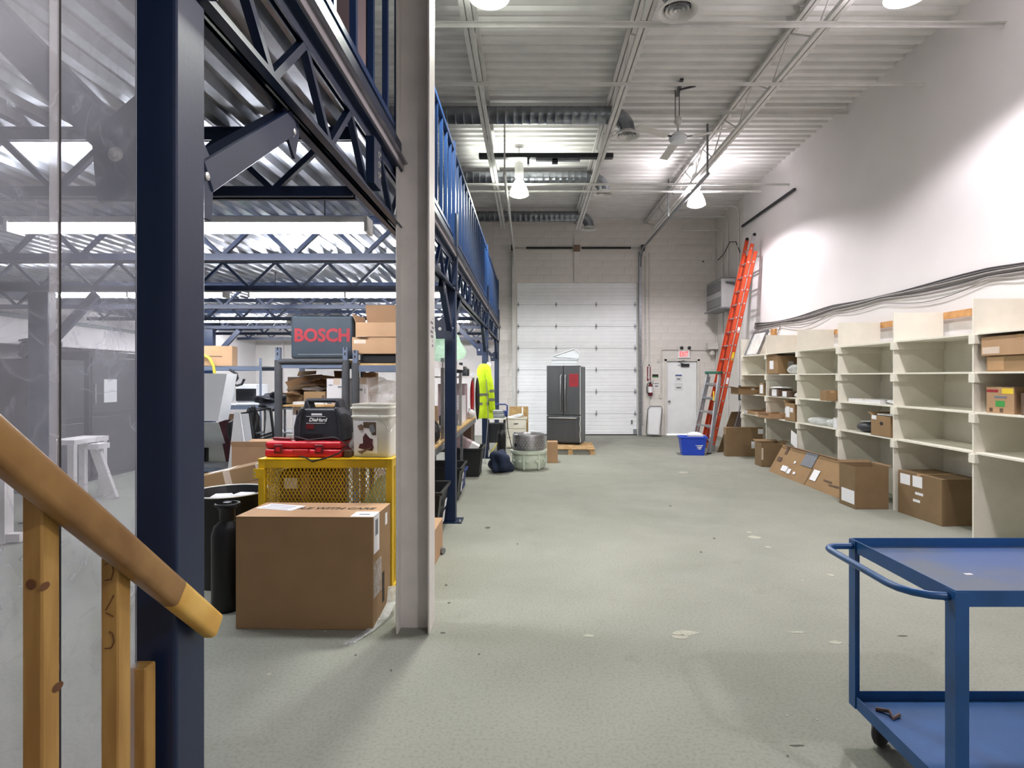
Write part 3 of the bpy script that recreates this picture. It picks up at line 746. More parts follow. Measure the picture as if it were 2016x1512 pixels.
# ================================================================== stair rail and plastic sheet in the foreground
def rz_(y): return 1.495 - (y - 0.875) * 0.89
t = thing('stair_handrail', 'varnished wooden stair handrail with a pale bare end', 'handrail', (-0.8, 1.15, 0.0))
def rail_piece(y0, y1, nm, mt):
    p = Vector((-0.80, y0, rz_(y0))); q = Vector((-0.80, y1, rz_(y1)))
    o, x, yv, z = frame(p, q)
    L = (q-p).length; sec = []
    w, h, c = 0.019, 0.030, 0.012
    for cx, cy, a0 in ((w-c, h-c, 0), (-(w-c), h-c, PI/2), (-(w-c), -(h-c), PI), (w-c, -(h-c), 1.5*PI)):
        for k in range(4): a = a0 + k*PI/6; sec.append((cx + c*math.cos(a), cy + c*math.sin(a)))
    n = len(sec); m = MB()
    m.add([o + x*u + yv*v for u, v in sec] + [o + x*u + yv*v + z*L for u, v in sec], [(i, (i+1) % n, n+(i+1) % n, n+i) for i in range(n)] + [tuple(range(n)), tuple(range(n, 2*n))])
    return m.build(nm, mt, t, smooth=True)
rail_piece(0.2, 1.305, 'rail', 'varnish')
rail_piece(1.3055, 1.462, 'rail_end', 'bare_wood')
for i, (y0, y1) in enumerate(((0.785, 0.822), (0.977, 1.015), (1.157, 1.196))):
    ztop = rz_(y0) + 0.015
    o = MB().box(-0.857, -0.822, y0, y1, 0.22, ztop).build('baluster', 'stud', t, bevel=0.003)
    if i == 1:
        M = Matrix.Translation((-0.8215, (y0+y1)/2, 0))
        for yy, zz, r in ((y0-0.001, 1.245, 0.007), (y1-0.012, 1.06, 0.008)):
            m = MB(); m.lathe([(0.001, 0), (r, 0.0006)], (-0.8218, yy+0.006, zz), 12, Matrix.Rotation(PI/2, 4, 'Y') @ Matrix.Scale(1.5, 4, (0, 1, 0))); m.build('knot', 'knot', o)
        m = MB(); m.lathe([(0.001, 0), (0.009, 0.0006)], (-0.84, y0-0.0006, 1.25), 12, Matrix.Rotation(PI/2, 4, 'X')); m.build('knot', 'knot', o)
    if i == 2:   # marker strokes on the face toward the viewer
        yy = y0 - 0.0012
        def st(pts): return MB().tube([(AX(px, yy), yy, AZ(py, yy)) for px, py in pts], 0.0011, 5)
        for pts in ([(206, 1112), (220, 1105), (223, 1125), (219, 1141), (206, 1143)], [(208, 1201), (215, 1190), (224, 1172)], [(209, 1207), (216, 1210), (223, 1214)], [(206, 1277), (219, 1276), (225, 1263), (222, 1248), (215, 1243)]):
            st(pts).build('marker_stroke', 'knot', o)
MB().box(-0.905, -0.862, 1.30, 1.338, 0.0, 0.945).build('newel_stub', 'stud', t, bevel=0.003)
m = MB()
m.prism([(1.295, 0.02), (1.295, 0.2), (0.2, 0.2+1.16*0.934), (0.2, -0.05+1.1*0.934)], 'x', -0.90, -0.862)
m.build('stringer', 'stud', t)
for k in range(4):
    MB().box(-1.85, -0.905, 1.06-0.25*k, 1.33-0.25*k, 0.17+0.2*k, 0.205+0.2*k).build('tread', 'plywood', t)
MB().box(-1.89, -1.852, 0.3, 1.34, 0, 0.25).build('stringer', 'stud', t)
pt = thing('plastic_sheet_screen', 'scuffed clear plastic sheets fixed behind the stair balusters', 'screen', (-0.885, 0.8, 0.3))
MB().box(-0.8875, -0.8855, 0.30, 1.089, 0.3, 3.0).build('sheet', 'plexi', pt)
MB().box(-0.8875, -0.8855, 1.093, 1.305, 0.3, 3.0).build('sheet', 'plexi', pt)
MB().box(-0.8850, -0.8835, 1.067, 1.0885, 0.3, 3.0).build('joint_strip', 'plexi_strip', pt)
MB().box(-0.8872, -0.8830, 1.0890, 1.0925, 0.3, 3.0).build('seam', 'black_print', pt)
MB().box(-0.8872, -0.8858, 1.3052, 1.307, 0.3, 3.0).build('edge', 'grey_print', pt)
# ================================================================== cardboard boxes
def cbox(lab, x0, x1, y0, y1, z0, z1, rot=0.0, m='card', labels=(), name='cardboard_box', grp=None, tape='y', tapem='tape', cat='box', openf=None):
    """closed or open carton; labels: (side, u0, u1, v0, v1, material) with u, v as fractions of that face"""
    cx, cy = (x0+x1)/2, (y0+y1)/2; w, d, h = (x1-x0)/2, (y1-y0)/2, z1-z0
    t = thing(name, lab, cat, (cx, cy, z0), rot, grp)
    th = 0.004
    if openf is None:
        MB().box(-w, w, -d, d, 0, h-th).build('body', m, t, local=True, bevel=0.003)
        if tape == 'y':
            for s in (-1, 1): MB().box(min(s*0.002, s*w), max(s*0.002, s*w), -d, d, h-th+0.0005, h).build('flap', m, t, local=True)
            MB().box(-0.03, 0.03, -d-0.0006, d+0.0006, h, h+0.0008).build('tape', tapem, t, local=True)
            MB().box(-0.03, 0.03, -d-0.0012, -d-0.0003, h*0.75, h).build('tape', tapem, t, local=True)
        else:
            for s in (-1, 1): MB().box(-w, w, min(s*0.002, s*d), max(s*0.002, s*d), h-th+0.0005, h).build('flap', m, t, local=True)
            MB().box(-w-0.0006, w+0.0006, -0.03, 0.03, h, h+0.0008).build('tape', tapem, t, local=True)
            MB().box(-w-0.0012, -w-0.0003, -0.03, 0.03, h*0.75, h).build('tape', tapem, t, local=True)
    else:
        b = MB(); b.box(-w, -w+th, -d, d, 0, h); b.box(w-th, w, -d, d, 0, h); b.box(-w+th, w-th, -d, -d+th, 0, h); b.box(-w+th, w-th, d-th, d, 0, h); b.box(-w, w, -d, d, 0, th)
        b.build('body', m, t, local=True)
        for side, ang, ln in openf:
            c, s = math.cos(ang), math.sin(ang)
            if side == '-x': MB().sheet((-w, -d, h), (-w, d, h), (-w-ln*c, d, h+ln*s), (-w-ln*c, -d, h+ln*s), th).build('flap', m, t, local=True)
            if side == '+x': MB().sheet((w, -d, h), (w+ln*c, -d, h+ln*s), (w+ln*c, d, h+ln*s), (w, d, h), th).build('flap', m, t, local=True)
            if side == '-y': MB().sheet((-w, -d, h), (w, -d, h), (w, -d-ln*c, h+ln*s), (-w, -d-ln*c, h+ln*s), th).build('flap', m, t, local=True)
            if side == '+y': MB().sheet((-w, d, h), (w, d, h), (w, d+ln*c, h+ln*s), (-w, d+ln*c, h+ln*s), th).build('flap', m, t, local=True)
    for (side, u0, u1, v0, v1, lm) in labels:
        e = 0.0014
        if side == 'f': MB().box(-w+2*w*u0, -w+2*w*u1, -d-e, -d-0.0002, h*v0, h*v1).build('shipping_label', lm, t, local=True)
        elif side == 'l': MB().box(-w-e, -w-0.0002, d-2*d*u0, d-2*d*u1, h*v0, h*v1).build('shipping_label', lm, t, local=True)
        elif side == 'r': MB().box(w+0.0002, w+e, -d+2*d*u0, -d+2*d*u1, h*v0, h*v1).build('shipping_label', lm, t, local=True)
        elif side == 't': MB().box(-w+2*w*u0, -w+2*w*u1, -d+2*d*v0, -d+2*d*v1, h+0.0009, h+0.0018).build('shipping_label', lm, t, local=True)
    return t

# ================================================================== plywood pigeon-hole shelving on the right
SX0, SX1 = 4.367, 4.96
DV = [4.455, 5.70, 6.945, 8.19, 9.435, 10.68, 11.925]
SZ = [0.86, 1.255, 1.65, 2.03]
t = thing('shelving_unit', 'long white painted plywood shelving unit along the right wall', 'shelf', ((SX0+SX1)/2, 8.2, 0))
for Y in DV: MB().box(SX0, SX1, Y-0.009, Y+0.009, 0, 2.37).build('divider', 'shelf_white', t)
for i in range(6):
    a, c = DV[i]+0.0095, DV[i+1]-0.0095
    for z in SZ: MB().box(SX0+0.012, SX1, a, c, z-0.018, z).build('shelf_board', 'shelf_white', t)
    MB().box(SX1+0.001, SX1+0.012, a-0.008, c+0.008, 0, 2.03).build('back_panel', 'shelf_white', t)
    MB().box(SX1+0.001, SX1+0.039, a+0.002, c-0.002, 2.29, 2.37).build('wall_rail', 'pine', t)
for Y in DV:
    for z in SZ:
        o = MB().box(SX0-0.014, SX1-0.002, Y-0.040, Y-0.0095, z-0.105, z-0.019).build('cleat', 'shelf_white', t)
        MB().box(SX0-0.014, SX0-0.0005, Y-0.0095, Y+0.0095, z-0.105, z-0.019).build('cleat_cap', 'shelf_white', o)
        if Y < DV[-1]: MB().box(SX0-0.014, SX1-0.002, Y+0.0095, Y+0.040, z-0.105, z-0.019).build('cleat', 'shelf_white', t)

W, LP = 'paper', 'label_paper'
E = 0.0005
# floor boxes by the shelving
cbox('brown carton with two labels standing in the bottom bay beside the near divider', 4.39, 4.84, 6.2, 6.88, 0, 0.50, math.radians(3), 'card_dark', [('l', 0.06, 0.30, 0.70, 0.94, LP), ('l', 0.36, 0.58, 0.70, 0.95, LP), ('l', 0.42, 0.60, 0.53, 0.59, W), ('l', 0.37, 0.53, 0.36, 0.42, W)], tape='x')
cbox('open brown carton with a white label low on its side, beside the leaning cardboard', 3.94, 4.345, 7.0, 7.36, 0, 0.51, 0, 'card_dark', [('l', 0.15, 0.95, 0.10, 0.42, LP)], openf=[('+y', 0.5, 0.06), ('+x', 0.2, 0.05)])
cbox('small brown carton at the foot of the far shelving, behind the leaning cardboard', 4.13, 4.55, 10.3, 10.6, 0, 0.42, 0, 'card_dark', [('f', 0.0, 0.08, 0.3, 0.8, 'tape_white')], openf=[('+y', 0.3, 0.1), ('+x', 0.2, 0.1)])
cbox('wide flat brown carton leaning at the far end of the shelving', 3.96, 4.70, 11.64, 11.80, 0, 0.58, 0, 'card_dark', [('f', 0.68, 0.80, 0.28, 0.52, LP), ('f', 0.86, 1.0, 0.78, 0.95, LP), ('f', 0.83, 0.99, 0.28, 0.5, W)], tape='x')

# flattened cardboard leaning on the dividers
A, B, C_, D_ = Vector((4.07, 9.85, 0.0)), Vector((4.07, 7.62, 0.0)), Vector((4.335, 7.65, 0.45)), Vector((4.335, 9.88, 0.45))
t = thing('flattened_carton', 'flattened brown carton leaning against the shelving', 'cardboard', (4.2, 8.7, 0))
MB().sheet(A, D_, C_, B, 0.008).build('sheet', 'card', t)
nrm = (D_-A).cross(B-A).normalized(); nrm = nrm if nrm.x < 0 else -nrm
def on(u, v, e=0.012): return A + (B-A)*u + (D_-A)*v + nrm*(e)
def patch(u0, u1, v0, v1, mt, nm='shipping_label', e=0.0095, slope=0.0):
    MB().sheet(on(u0, v0, e), on(u1, v0+slope, e), on(u1, v1+slope, e), on(u0, v1, e), 0.0006).build(nm, mt, t)
sg = 0.006
patch(0.17, 0.26, 0.16, 0.34, LP); patch(0.27, 0.32, 0.14, 0.30, LP); patch(0.36, 0.395, 0.18, 0.26, W); patch(0.30, 0.325, 0.5, 0.58, W); patch(0.60, 0.68, 0.20, 0.52, LP)
patch(0.40, 0.56, 0.52, 0.98, 'grey_print', 'grey_patch'); patch(0.06, 0.98, 0.955, 0.975, 'brown_box', 'fold_line'); patch(0.10, 0.135, 0.70, 0.95, 'brown_box', 'slot'); patch(0.04, 0.11, 0.42, 0.56, 'brown_box', 'slot'); patch(0.57, 0.575, 0.0, 0.55, 'brown_box', 'cut_line')
patch(0.76, 0.86, 0.30, 0.34, 'brown_box', 'faded_print'); patch(0.84, 0.97, 0.22, 0.26, 'brown_box', 'faded_print', slope=0.03)
MB().sheet(D_+Vector((-.03, 0, 0)), C_+Vector((-.03, 0, 0)), C_+Vector((-.05, .03, .012)), D_+Vector((-.05, 0, .012)), 0.004).build('top_flap', 'card_light', t)

# shelf contents
def sbox(lab, pl, pr, pt, k, zi, y, dep=0.3, m='card', labels=(), h=None, x0=None, **kw):
    """carton on shelf board zi, seen from picture column pl to pr, its front at distance y"""
    z = SZ[zi]; a, c = AX(pl, y), AX(pr, y)
    return cbox(lab, a, c, y, y+dep, z+E, AZ(pt, y) if h is None else z+h, 0, m, labels, **kw)
# bay 0
cbox('long brown carton on the second shelf from the top of the nearest bay', 4.42, 4.90, 4.55, 5.60, SZ[2]+E, SZ[2]+0.15, 0, 'card', [('l', 0.02, 0.2, 0.1, 0.9, 'tape')], tape='x')
cbox('brown carton with a torn end resting on the long carton of the nearest bay', 4.40, 4.90, 4.75, 5.64, SZ[2]+0.153, SZ[2]+0.335, 0, 'card_light', [('l', 0.02, 0.25, 0.1, 0.45, 'tape_white'), ('l', 0.55, 0.95, 0.05, 0.95, 'thin_film')], tape='x')
bx = cbox('small carton with yellow and green stickers in the nearest bay', 4.42, 4.78, 5.28, 5.60, SZ[1]+E, SZ[1]+0.25, 0, 'card_light', [('l', 0.58, 0.98, 0.75, 0.95, 'yellow_print'), ('l', 0.35, 0.68, 0.26, 0.48, 'green_print'), ('l', 0.02, 0.45, 0.80, 0.90, 'red_print'), ('l', 0.3, 0.75, 0.58, 0.66, 'grey_print'), ('l', 0.12, 0.24, 0.05, 0.2, 'brown_box'), ('l', 0.5, 0.62, 0.05, 0.2, 'brown_box')], tape='x')
cbox('dark grey carton next to the stickered carton in the nearest bay', 4.43, 4.85, 4.62, 5.22, SZ[1]+E, SZ[1]+0.2, 0, 'brown_box', [('l', 0.05, 0.95, 0.04, 0.4, 'card_dark')], tape='x')
# bay 2
def parcel(lab, x0, x1, y0, y1, z, h, m='paper', seed=1, name='flat_parcel', cat='parcel', amp=0.12, kids=()):
    b = MB().blob(((x0+x1)/2, (y0+y1)/2, z+h*0.5), ((x1-x0)/2, (y1-y0)/2, h*0.5), amp, seed, 3, -h*0.5+E)
    o = tag(b.build(name, m, smooth=True), lab, cat)
    for (km, dz) in kids:
        MB().box((x0+x1)/2-0.09, (x0+x1)/2+0.05, (y0+y1)/2-0.1, (y0+y1)/2+0.1, z+h*0.96, z+h*0.96+0.004).build('shipping_label', km, o)
    return o
t2 = cbox('flat white carton lying on the third bay shelf', 4.42, 4.62, 7.30, 8.02, SZ[1]+E, SZ[1]+0.05, 0, 'card_white', tape='x', tapem='tape_white')
cbox('second flat white carton lying behind the first on the third bay shelf', 4.64, 4.86, 7.25, 8.0, SZ[1]+E, SZ[1]+0.045, 0, 'card_white', tape='x', tapem='tape_white')
parcel('crumpled white paper on the third bay shelf next to the divider', 4.42, 4.66, 6.98, 7.24, SZ[1], 0.06, 'paper', 5, 'crumpled_paper', 'paper', 0.2)
parcel('grey plastic mailing bag with a white label on the lower third bay shelf', 4.42, 4.72, 7.52, 7.95, SZ[0], 0.15, 'gun_plastic', 8, 'mailing_bag', 'bag', 0.15, [('label_paper', 0)])
hb = cbox('brown carton with a hand hole on the lower third bay shelf', 4.38, 4.72, 7.02, 7.42, SZ[0]+E, SZ[0]+0.255, 0, 'card', [('l', 0.04, 0.28, 0.80, 1.0, LP)], openf=[('+x', 0.2, 0.1), ('+y', 0.4, 0.08)])
m = MB(); m.lathe([(0.001, 0), (0.022, 0.0008)], (4.3792, 7.2, SZ[0]+0.16), 14, Matrix.Rotation(-PI/2, 4, 'Y') @ Matrix.Scale(1.7, 4, (0, 1, 0))); m.build('hand_hole', 'black_print', hb)
cbox('brown paper parcel lying on the hand hole carton', 4.42, 4.70, 7.05, 7.35, SZ[0]+0.257, SZ[0]+0.275, 0.1, 'paper', tape='x', tapem='tape_white', name='paper_parcel', cat='parcel')
# bay 3
sbox('small brown cube carton alone on the fourth bay shelf', 1627, 1650, 769, 3, 1, 8.26, 0.18, 'card')
parcel('clear plastic bags of parts along the fourth bay shelf', 4.40, 4.70, 8.62, 9.36, SZ[0], 0.11, 'white_bag', 11, 'plastic_bag', 'bag', 0.3)
parcel('small clear plastic bag slumped beside the labelled carton in the fourth bay', 4.42, 4.7, 8.38, 8.66, SZ[0], 0.14, 'white_bag', 12, 'plastic_bag', 'bag', 0.25)
cbox('small white labelled carton at the near end of the fourth bay shelf', 4.39, 4.66, 8.24, 8.36, SZ[0]+E, SZ[0]+0.15, 0, 'card_white', [('l', 0.1, 0.9, 0.1, 0.9, LP), ('f', 0.2, 0.8, 0.5, 0.8, 'grey_print')], tape='x', tapem='tape_white')
# bay 4
cbox('tall brown carton with a white label on the upper fifth bay shelf', 4.36, 4.70, 10.15, 10.62, SZ[2]+E, SZ[2]+0.32, 0, 'card', [('l', 0.25, 0.6, 0.28, 0.75, LP), ('f', 0.5, 0.8, 0.3, 0.7, 'thin_film')], openf=[('-x', 0.5, 0.04), ('+y', 0.5, 0.1)])
parcel('crinkled clear bags in front of the tall carton on the fifth bay shelf', 4.42, 4.60, 9.56, 10.00, SZ[2], 0.16, 'white_bag', 14, 'plastic_bag', 'bag', 0.3)
cbox('dark carton behind the crinkled bags on the fifth bay shelf', 4.62, 4.93, 9.55, 9.90, SZ[2]+0.0+E, SZ[2]+0.31, 0, 'brown_box', [('f', 0.1, 0.5, 0.5, 0.7, LP)], tape='x')
cbox('low dark carton with a white label on the middle fifth bay shelf', 4.37, 4.62, 10.15, 10.55, SZ[1]+E, SZ[1]+0.13, 0, 'brown_box', [('l', 0.3, 0.8, 0.05, 0.95, LP)], tape='x')
parcel('loose stack of white envelopes over the low dark carton', 4.34, 4.66, 10.1, 10.58, SZ[1]+0.133, 0.04, 'paper', 18, 'envelope_stack', 'paper', 0.15)
cbox('small dark carton with a big white label on the middle fifth bay shelf', 4.37, 4.60, 9.75, 10.02, SZ[1]+E, SZ[1]+0.1, 0, 'brown_box', [('l', 0.1, 0.7, 0.05, 0.98, LP)], tape='x')
parcel('clear bag of parts at the near end of the middle fifth bay shelf', 4.40, 4.72, 9.5, 9.74, SZ[1], 0.09, 'white_bag', 19, 'plastic_bag', 'bag', 0.3)
cbox('flat open brown tray carton poking out of the lower fifth bay shelf', 4.20, 4.60, 10.15, 10.64, SZ[0]+E, SZ[0]+0.09, 0, 'card_light', openf=[('-x', 0.2, 0.05)])
cbox('upright brown carton with white labels on the lower fifth bay shelf', 4.37, 4.68, 9.54, 9.90, SZ[0]+E, SZ[0]+0.30, 0, 'card', [('l', 0.1, 0.5, 0.2, 0.8, LP), ('l', 0.55, 0.85, 0.5, 0.75, LP), ('l', 0.02, 0.1, 0.4, 0.7, W)], openf=[('+y', 0.4, 0.08)])
tag(MB().sheet((4.352, 9.40, 0.42), (4.345, 9.62, 0.50), (4.35, 9.62, 0.72), (4.355, 9.42, 0.66), 0.001).build('hanging_paper', 'paper'), 'loose white sheet of paper hanging off the fifth bay divider', 'paper')
# bay 5
cbox('open brown tray carton sticking out of the last bay shelf', 4.10, 4.52, 11.35, 11.78, SZ[1]+E, SZ[1]+0.13, 0.0, 'card', [('f', 0.6, 0.75, 0.7, 1.0, W)], openf=[('-x', 0.15, 0.16), ('-y', 0.3, 0.1)])
cbox('brown carton with a white label at the near end of the last bay shelf', 4.37, 4.60, 10.78, 11.02, SZ[1]+E, SZ[1]+0.23, 0, 'card_dark', [('l', 0.2, 0.8, 0.15, 0.85, LP), ('f', 0.3, 0.8, 0.2, 0.8, LP)], tape='x')
cbox('flat open carton on the lower shelf of the last bay', 4.38, 4.72, 11.1, 11.8, SZ[0]+E, SZ[0]+0.07, 0, 'card_light', [('l', 0.02, 0.25, 0.1, 0.9, LP)], openf=[('+x', 0.3, 0.08)])
parcel('small clear bag at the near end of the lower last bay shelf', 4.36, 4.62, 10.75, 11.04, SZ[0], 0.06, 'white_bag', 21, 'plastic_bag', 'bag', 0.3)

# ================================================================== blue cart at the lower right
CX0, CX1, CY0, CY1, CZ = 1.43, 2.38, 1.94, 2.57, 0.885
t = thing('utility_cart', 'blue steel two tray utility cart with a tube handle', 'cart', ((CX0+CX1)/2, (CY0+CY1)/2, 0))
def tray(z, nm):
    m = MB(); m.box(CX0, CX1, CY0, CY1, z-0.042, z-0.038)
    o = m.build(nm, 'cart_top' if nm == 'top_tray' else 'cart_blue', t)
    m = MB()
    m.box(CX0-0.003, CX0, CY0-0.003, CY1+0.003, z-0.055, z); m.box(CX1, CX1+0.003, CY0-0.003, CY1+0.003, z-0.055, z)
    m.box(CX0, CX1, CY0-0.003, CY0, z-0.055, z); m.box(CX0, CX1, CY1, CY1+0.003, z-0.055, z)
    m.build('tray_lip', 'cart_blue', o, bevel=0.001); return o
mt = mat('cart_top', (92, 104, 122), 0.38, c2=(66, 96, 150), scale=2.2, lo=0.42, hi=0.6, bump=0.04, bscale=60, metal=0.2)
tray(CZ, 'top_tray'); tray(0.205, 'bottom_tray')
for i, (x, y, sx, sy) in enumerate(((CX0, CY0, 1, 1), (CX0, CY1, 1, -1), (CX1, CY0, -1, 1), (CX1, CY1, -1, -1))):
    m = MB(); e = 0.0035
    xa = x - sx*e; ya = y - sy*e
    m.box(min(xa, xa-sx*0.004), max(xa, xa-sx*0.004), min(ya-sy*0.004, ya+sy*0.045), max(ya-sy*0.004, ya+sy*0.045), 0.15, CZ-0.004)
    m.box(min(xa, xa+sx*0.042), max(xa, xa+sx*0.042), min(ya, ya-sy*0.004), max(ya, ya-sy*0.004), 0.15, CZ-0.004)
    m.build('leg', 'cart_blue', t)
    cx, cy = x+sx*0.09, y+sy*0.06
    cs = MB(); cs.box(cx-0.04, cx+0.04, cy-0.04, cy+0.04, 0.142, 0.15); cs.lathe([(0.025, 0.0), (0.025, 0.012)], (cx, cy, 0.13), 12)
    a = 0.6
    M = Matrix.Translation((cx, cy, 0)) @ Matrix.Rotation(a, 4, 'Z')
    for s in (-1, 1): cs.prism([(-0.012, 0.055), (0.03, 0.055), (0.028, 0.132), (-0.028, 0.132)], 'y', s*0.026-0.0015, s*0.026+0.0015, M)
    o = cs.build('caster', 'steel', t)
    w = MB(); w.lathe([(0.02, -0.02), (0.052, -0.018), (0.062, -0.008), (0.062, 0.008), (0.052, 0.018), (0.02, 0.02)], (0, 0, 0), 24, Matrix.Translation((0, 0, 0)) @ M @ Matrix.Translation((0.012, 0, 0.0625)) @ Matrix.Rotation(PI/2, 4, 'X'))
    w.build('wheel', 'rubber', o, smooth=True)
hx = CX0-0.135; hz = CZ-0.03
pts = [(CX0-0.008, CY1-0.02, hz), (CX0-0.07, CY1-0.02, hz)] + [(hx+0.06-0.06*math.sin(a), CY1-0.02-0.06+0.06*math.cos(a), hz) for a in [PI/8, PI/4, 3*PI/8, PI/2]]
pts += [(hx, CY0+0.16, hz)] + [(hx+0.12-0.12*math.cos(a), CY0+0.16-0.12*math.sin(a)*1.1, hz) for a in [PI/8, PI/4, 3*PI/8, PI/2]] + [(CX0-0.008, CY0+0.028, hz)]
MB().tube(pts, 0.0135, 12).build('handle', 'cart_blue', t, smooth=True)
tag(MB().box(AX(1902, 2.2), AX(1917, 2.2), 2.2, 2.215, CZ-0.038, CZ-0.036).build('paper_scrap', 'paper'), 'tiny white scrap of paper on the cart top', 'paper')
tag(MB().tube([(1.49, 2.49, 0.172), (1.53, 2.46, 0.18), (1.52, 2.42, 0.172), (1.56, 2.44, 0.176)], 0.008, 6).build('wire_scrap', 'rust'), 'small rusty scrap in the corner of the lower cart tray', 'scrap')

# ================================================================== far end: ladders, bins, fridge ...
# orange extension ladder leaning on the right wall
t = thing('extension_ladder', 'tall orange fibreglass extension ladder leaning on the right wall', 'ladder', (3.95, 12.7, 0))
base, top = Vector((3.92, 0, 0.02)), Vector((4.93, 0, 4.62)); ax = (top-base).normalized(); nx = Vector((-ax.z, 0, ax.x))
def lad(off, s0, s1, y0, y1, nm):
    L = (top-base).length
    p0 = base + ax*(L*s0) + nx*off; p1 = base + ax*(L*s1) + nx*off
    for y, sg in ((y0, 1), (y1, -1)):
        m = MB()
        m.bar(Vector((p0.x, y, p0.z)), Vector((p1.x, y, p1.z)), 0.006, 0.075, up=nx)
        for q in (-0.035, 0.035):
            m.bar(Vector((p0.x, y+sg*0.012, p0.z))+nx*q, Vector((p1.x, y+sg*0.012, p1.z))+nx*q, 0.03, 0.006, up=nx)
        o = m.build(nm, 'orange_fg', t)
        k = 0.18
        while k < L*(s1-s0)-0.05:
            c = p0 + ax*k
            MB().lathe([(0.02, 0), (0.02, 0.004), (0.009, 0.004), (0.009, 0.001)], (c.x, y-sg*0.004, c.z), 8, Matrix.Rotation(sg*PI/2, 4, 'X')).build('rivet', 'alu', o); k += 0.305
        if s1 > 0.99:
            MB().bar(Vector((p1.x, y-sg*0.004, p1.z))-ax*0.18, Vector((p1.x, y-sg*0.004, p1.z))+ax*0.03, 0.012, 0.085, up=nx).build('end_cap', 'alu', o)
            MB().cyl((p1.x, y-0.02, p1.z+0.02), (p1.x, y+0.02, p1.z+0.02), 0.035, 10).build('bumper', 'black_plastic', o)
        if s0 < 0.01:
            MB().bar(Vector((p0.x, y, p0.z)), Vector((p0.x, y, p0.z))+ax*0.12, 0.02, 0.09, up=nx).build('foot', 'alu', o)
    k = 0.18; L2 = L*(s1-s0)
    while k < L2-0.05:
        c = p0 + ax*k; MB().cyl((c.x, y0+0.004, c.z), (c.x, y1-0.004, c.z), 0.017, 8).build('rung', 'alu', t); k += 0.305
lad(0.0, 0.0, 0.93, 12.42, 12.90, 'base_rail')
lad(0.095, 0.06, 1.0, 12.45, 12.87, 'fly_rail')
for s, mm, ln in ((0.42, 'yellow_print', 0.18), (0.55, 'label_paper', 0.12), (0.31, 'label_paper', 0.14)):
    c = base + ax*((top-base).length*s)
    MB().bar(Vector((c.x, 12.4165, c.z)), Vector((c.x, 12.4165, c.z))+ax*ln, 0.002, 0.05, up=nx).build('sticker', mm, t)

# aluminium step ladder, folded and leaning
t = thing('step_ladder', 'folded aluminium step ladder with a green top leaning beside the orange ladder', 'ladder', (3.70, 12.26, 0), math.radians(-50))
for s in (-1, 1):
    o = MB().bar((s*0.22, -0.16, 0.0), (s*0.14, 0.36, 1.66), 0.03, 0.075, up=(0, 1, 0)).build('side_rail', 'alu', t, local=True)
    MB().bar((s*0.20, -0.06, 0.02), (s*0.135, 0.42, 1.60), 0.025, 0.03, up=(0, 1, 0)).build('rear_rail', 'alu', t, local=True)
    MB().box(s*0.22-0.025, s*0.22+0.025, -0.21, -0.11, 0, 0.03).build('foot', 'black_plastic', o, local=True)
for k in range(5):
    f = (k+1)*0.30/1.70; w = 0.22-0.08*f - 0.012
    MB().box(-w, w, -0.16+0.52*f-0.05, -0.16+0.52*f+0.03, 1.66*f-0.03, 1.66*f+0.006).build('step', 'alu', t, local=True)
    MB().bar((-w+0.01, -0.06+0.48*f, 1.60*f), (w-0.01, -0.06+0.48*f, 1.60*f), 0.012, 0.03).build('rear_rung', 'alu', t, local=True)
MB().box(-0.17, 0.17, 0.28, 0.46, 1.665, 1.72).build('top_cap', 'green_cap', t, local=True, bevel=0.01)
MB().box(0.15, 0.175, 0.10, 0.115, 1.1, 1.3).build('sticker', 'yellow_print', t, local=True)

# blue recycling bin
def tub(lab, cx, cy, w, d, h, taper, m, name='storage_bin', cat='bin', rot=0.0, lip=0.02, th=0.005, grp=None, z=0.0):
    t = thing(name, lab, cat, (cx, cy, z), rot, grp)
    def ring(k, zz, inset=0.0): return [(-w/2*k+inset, -d/2*k+inset, zz), (w/2*k-inset, -d/2*k+inset, zz), (w/2*k-inset, d/2*k-inset, zz), (-w/2*k+inset, d/2*k-inset, zz)]
    b = MB()
    b.add(ring(taper, 0) + ring(1, h) + ring(1, h, th) + ring(taper, th, th),
          [(0, 1, 2, 3)] + [(i, (i+1) % 4, 4+(i+1) % 4, 4+i) for i in range(4)] + [(4+i, 4+(i+1) % 4, 8+(i+1) % 4, 8+i) for i in range(4)] + [(8+i, 8+(i+1) % 4, 12+(i+1) % 4, 12+i) for i in range(4)] + [(12, 13, 14, 15)])
    b.build('body', m, t, local=True, bevel=0.006, seg=2)
    r = MB(); l = lip
    r.box(-w/2-l, w/2+l, -d/2-l, -d/2, h-0.03, h+0.004); r.box(-w/2-l, w/2+l, d/2, d/2+l, h-0.03, h+0.004); r.box(-w/2-l, -w/2, -d/2, d/2, h-0.03, h+0.004); r.box(w/2, w/2+l, -d/2, d/2, h-0.03, h+0.004)
    r.build('rim', m, t, local=True, bevel=0.004)
    rb = MB()
    for k in (-0.3, 0.3):
        rb.box(k*w-0.012, k*w+0.012, -d/2*taper-0.012, -d/2*taper, 0.02, h*0.5)
        rb.box(w/2*taper, w/2*taper+0.012, k*d-0.012, k*d+0.012, 0.02, h*0.5)
    rb.build('rib', m, t, local=True)
    return t
t = tub('blue recycling bin with a white printed emblem on the floor near the ladders', 3.36, 11.95, 0.52, 0.36, 0.38, 0.82, 'bin_blue', 'recycling_bin', rot=math.radians(-6))
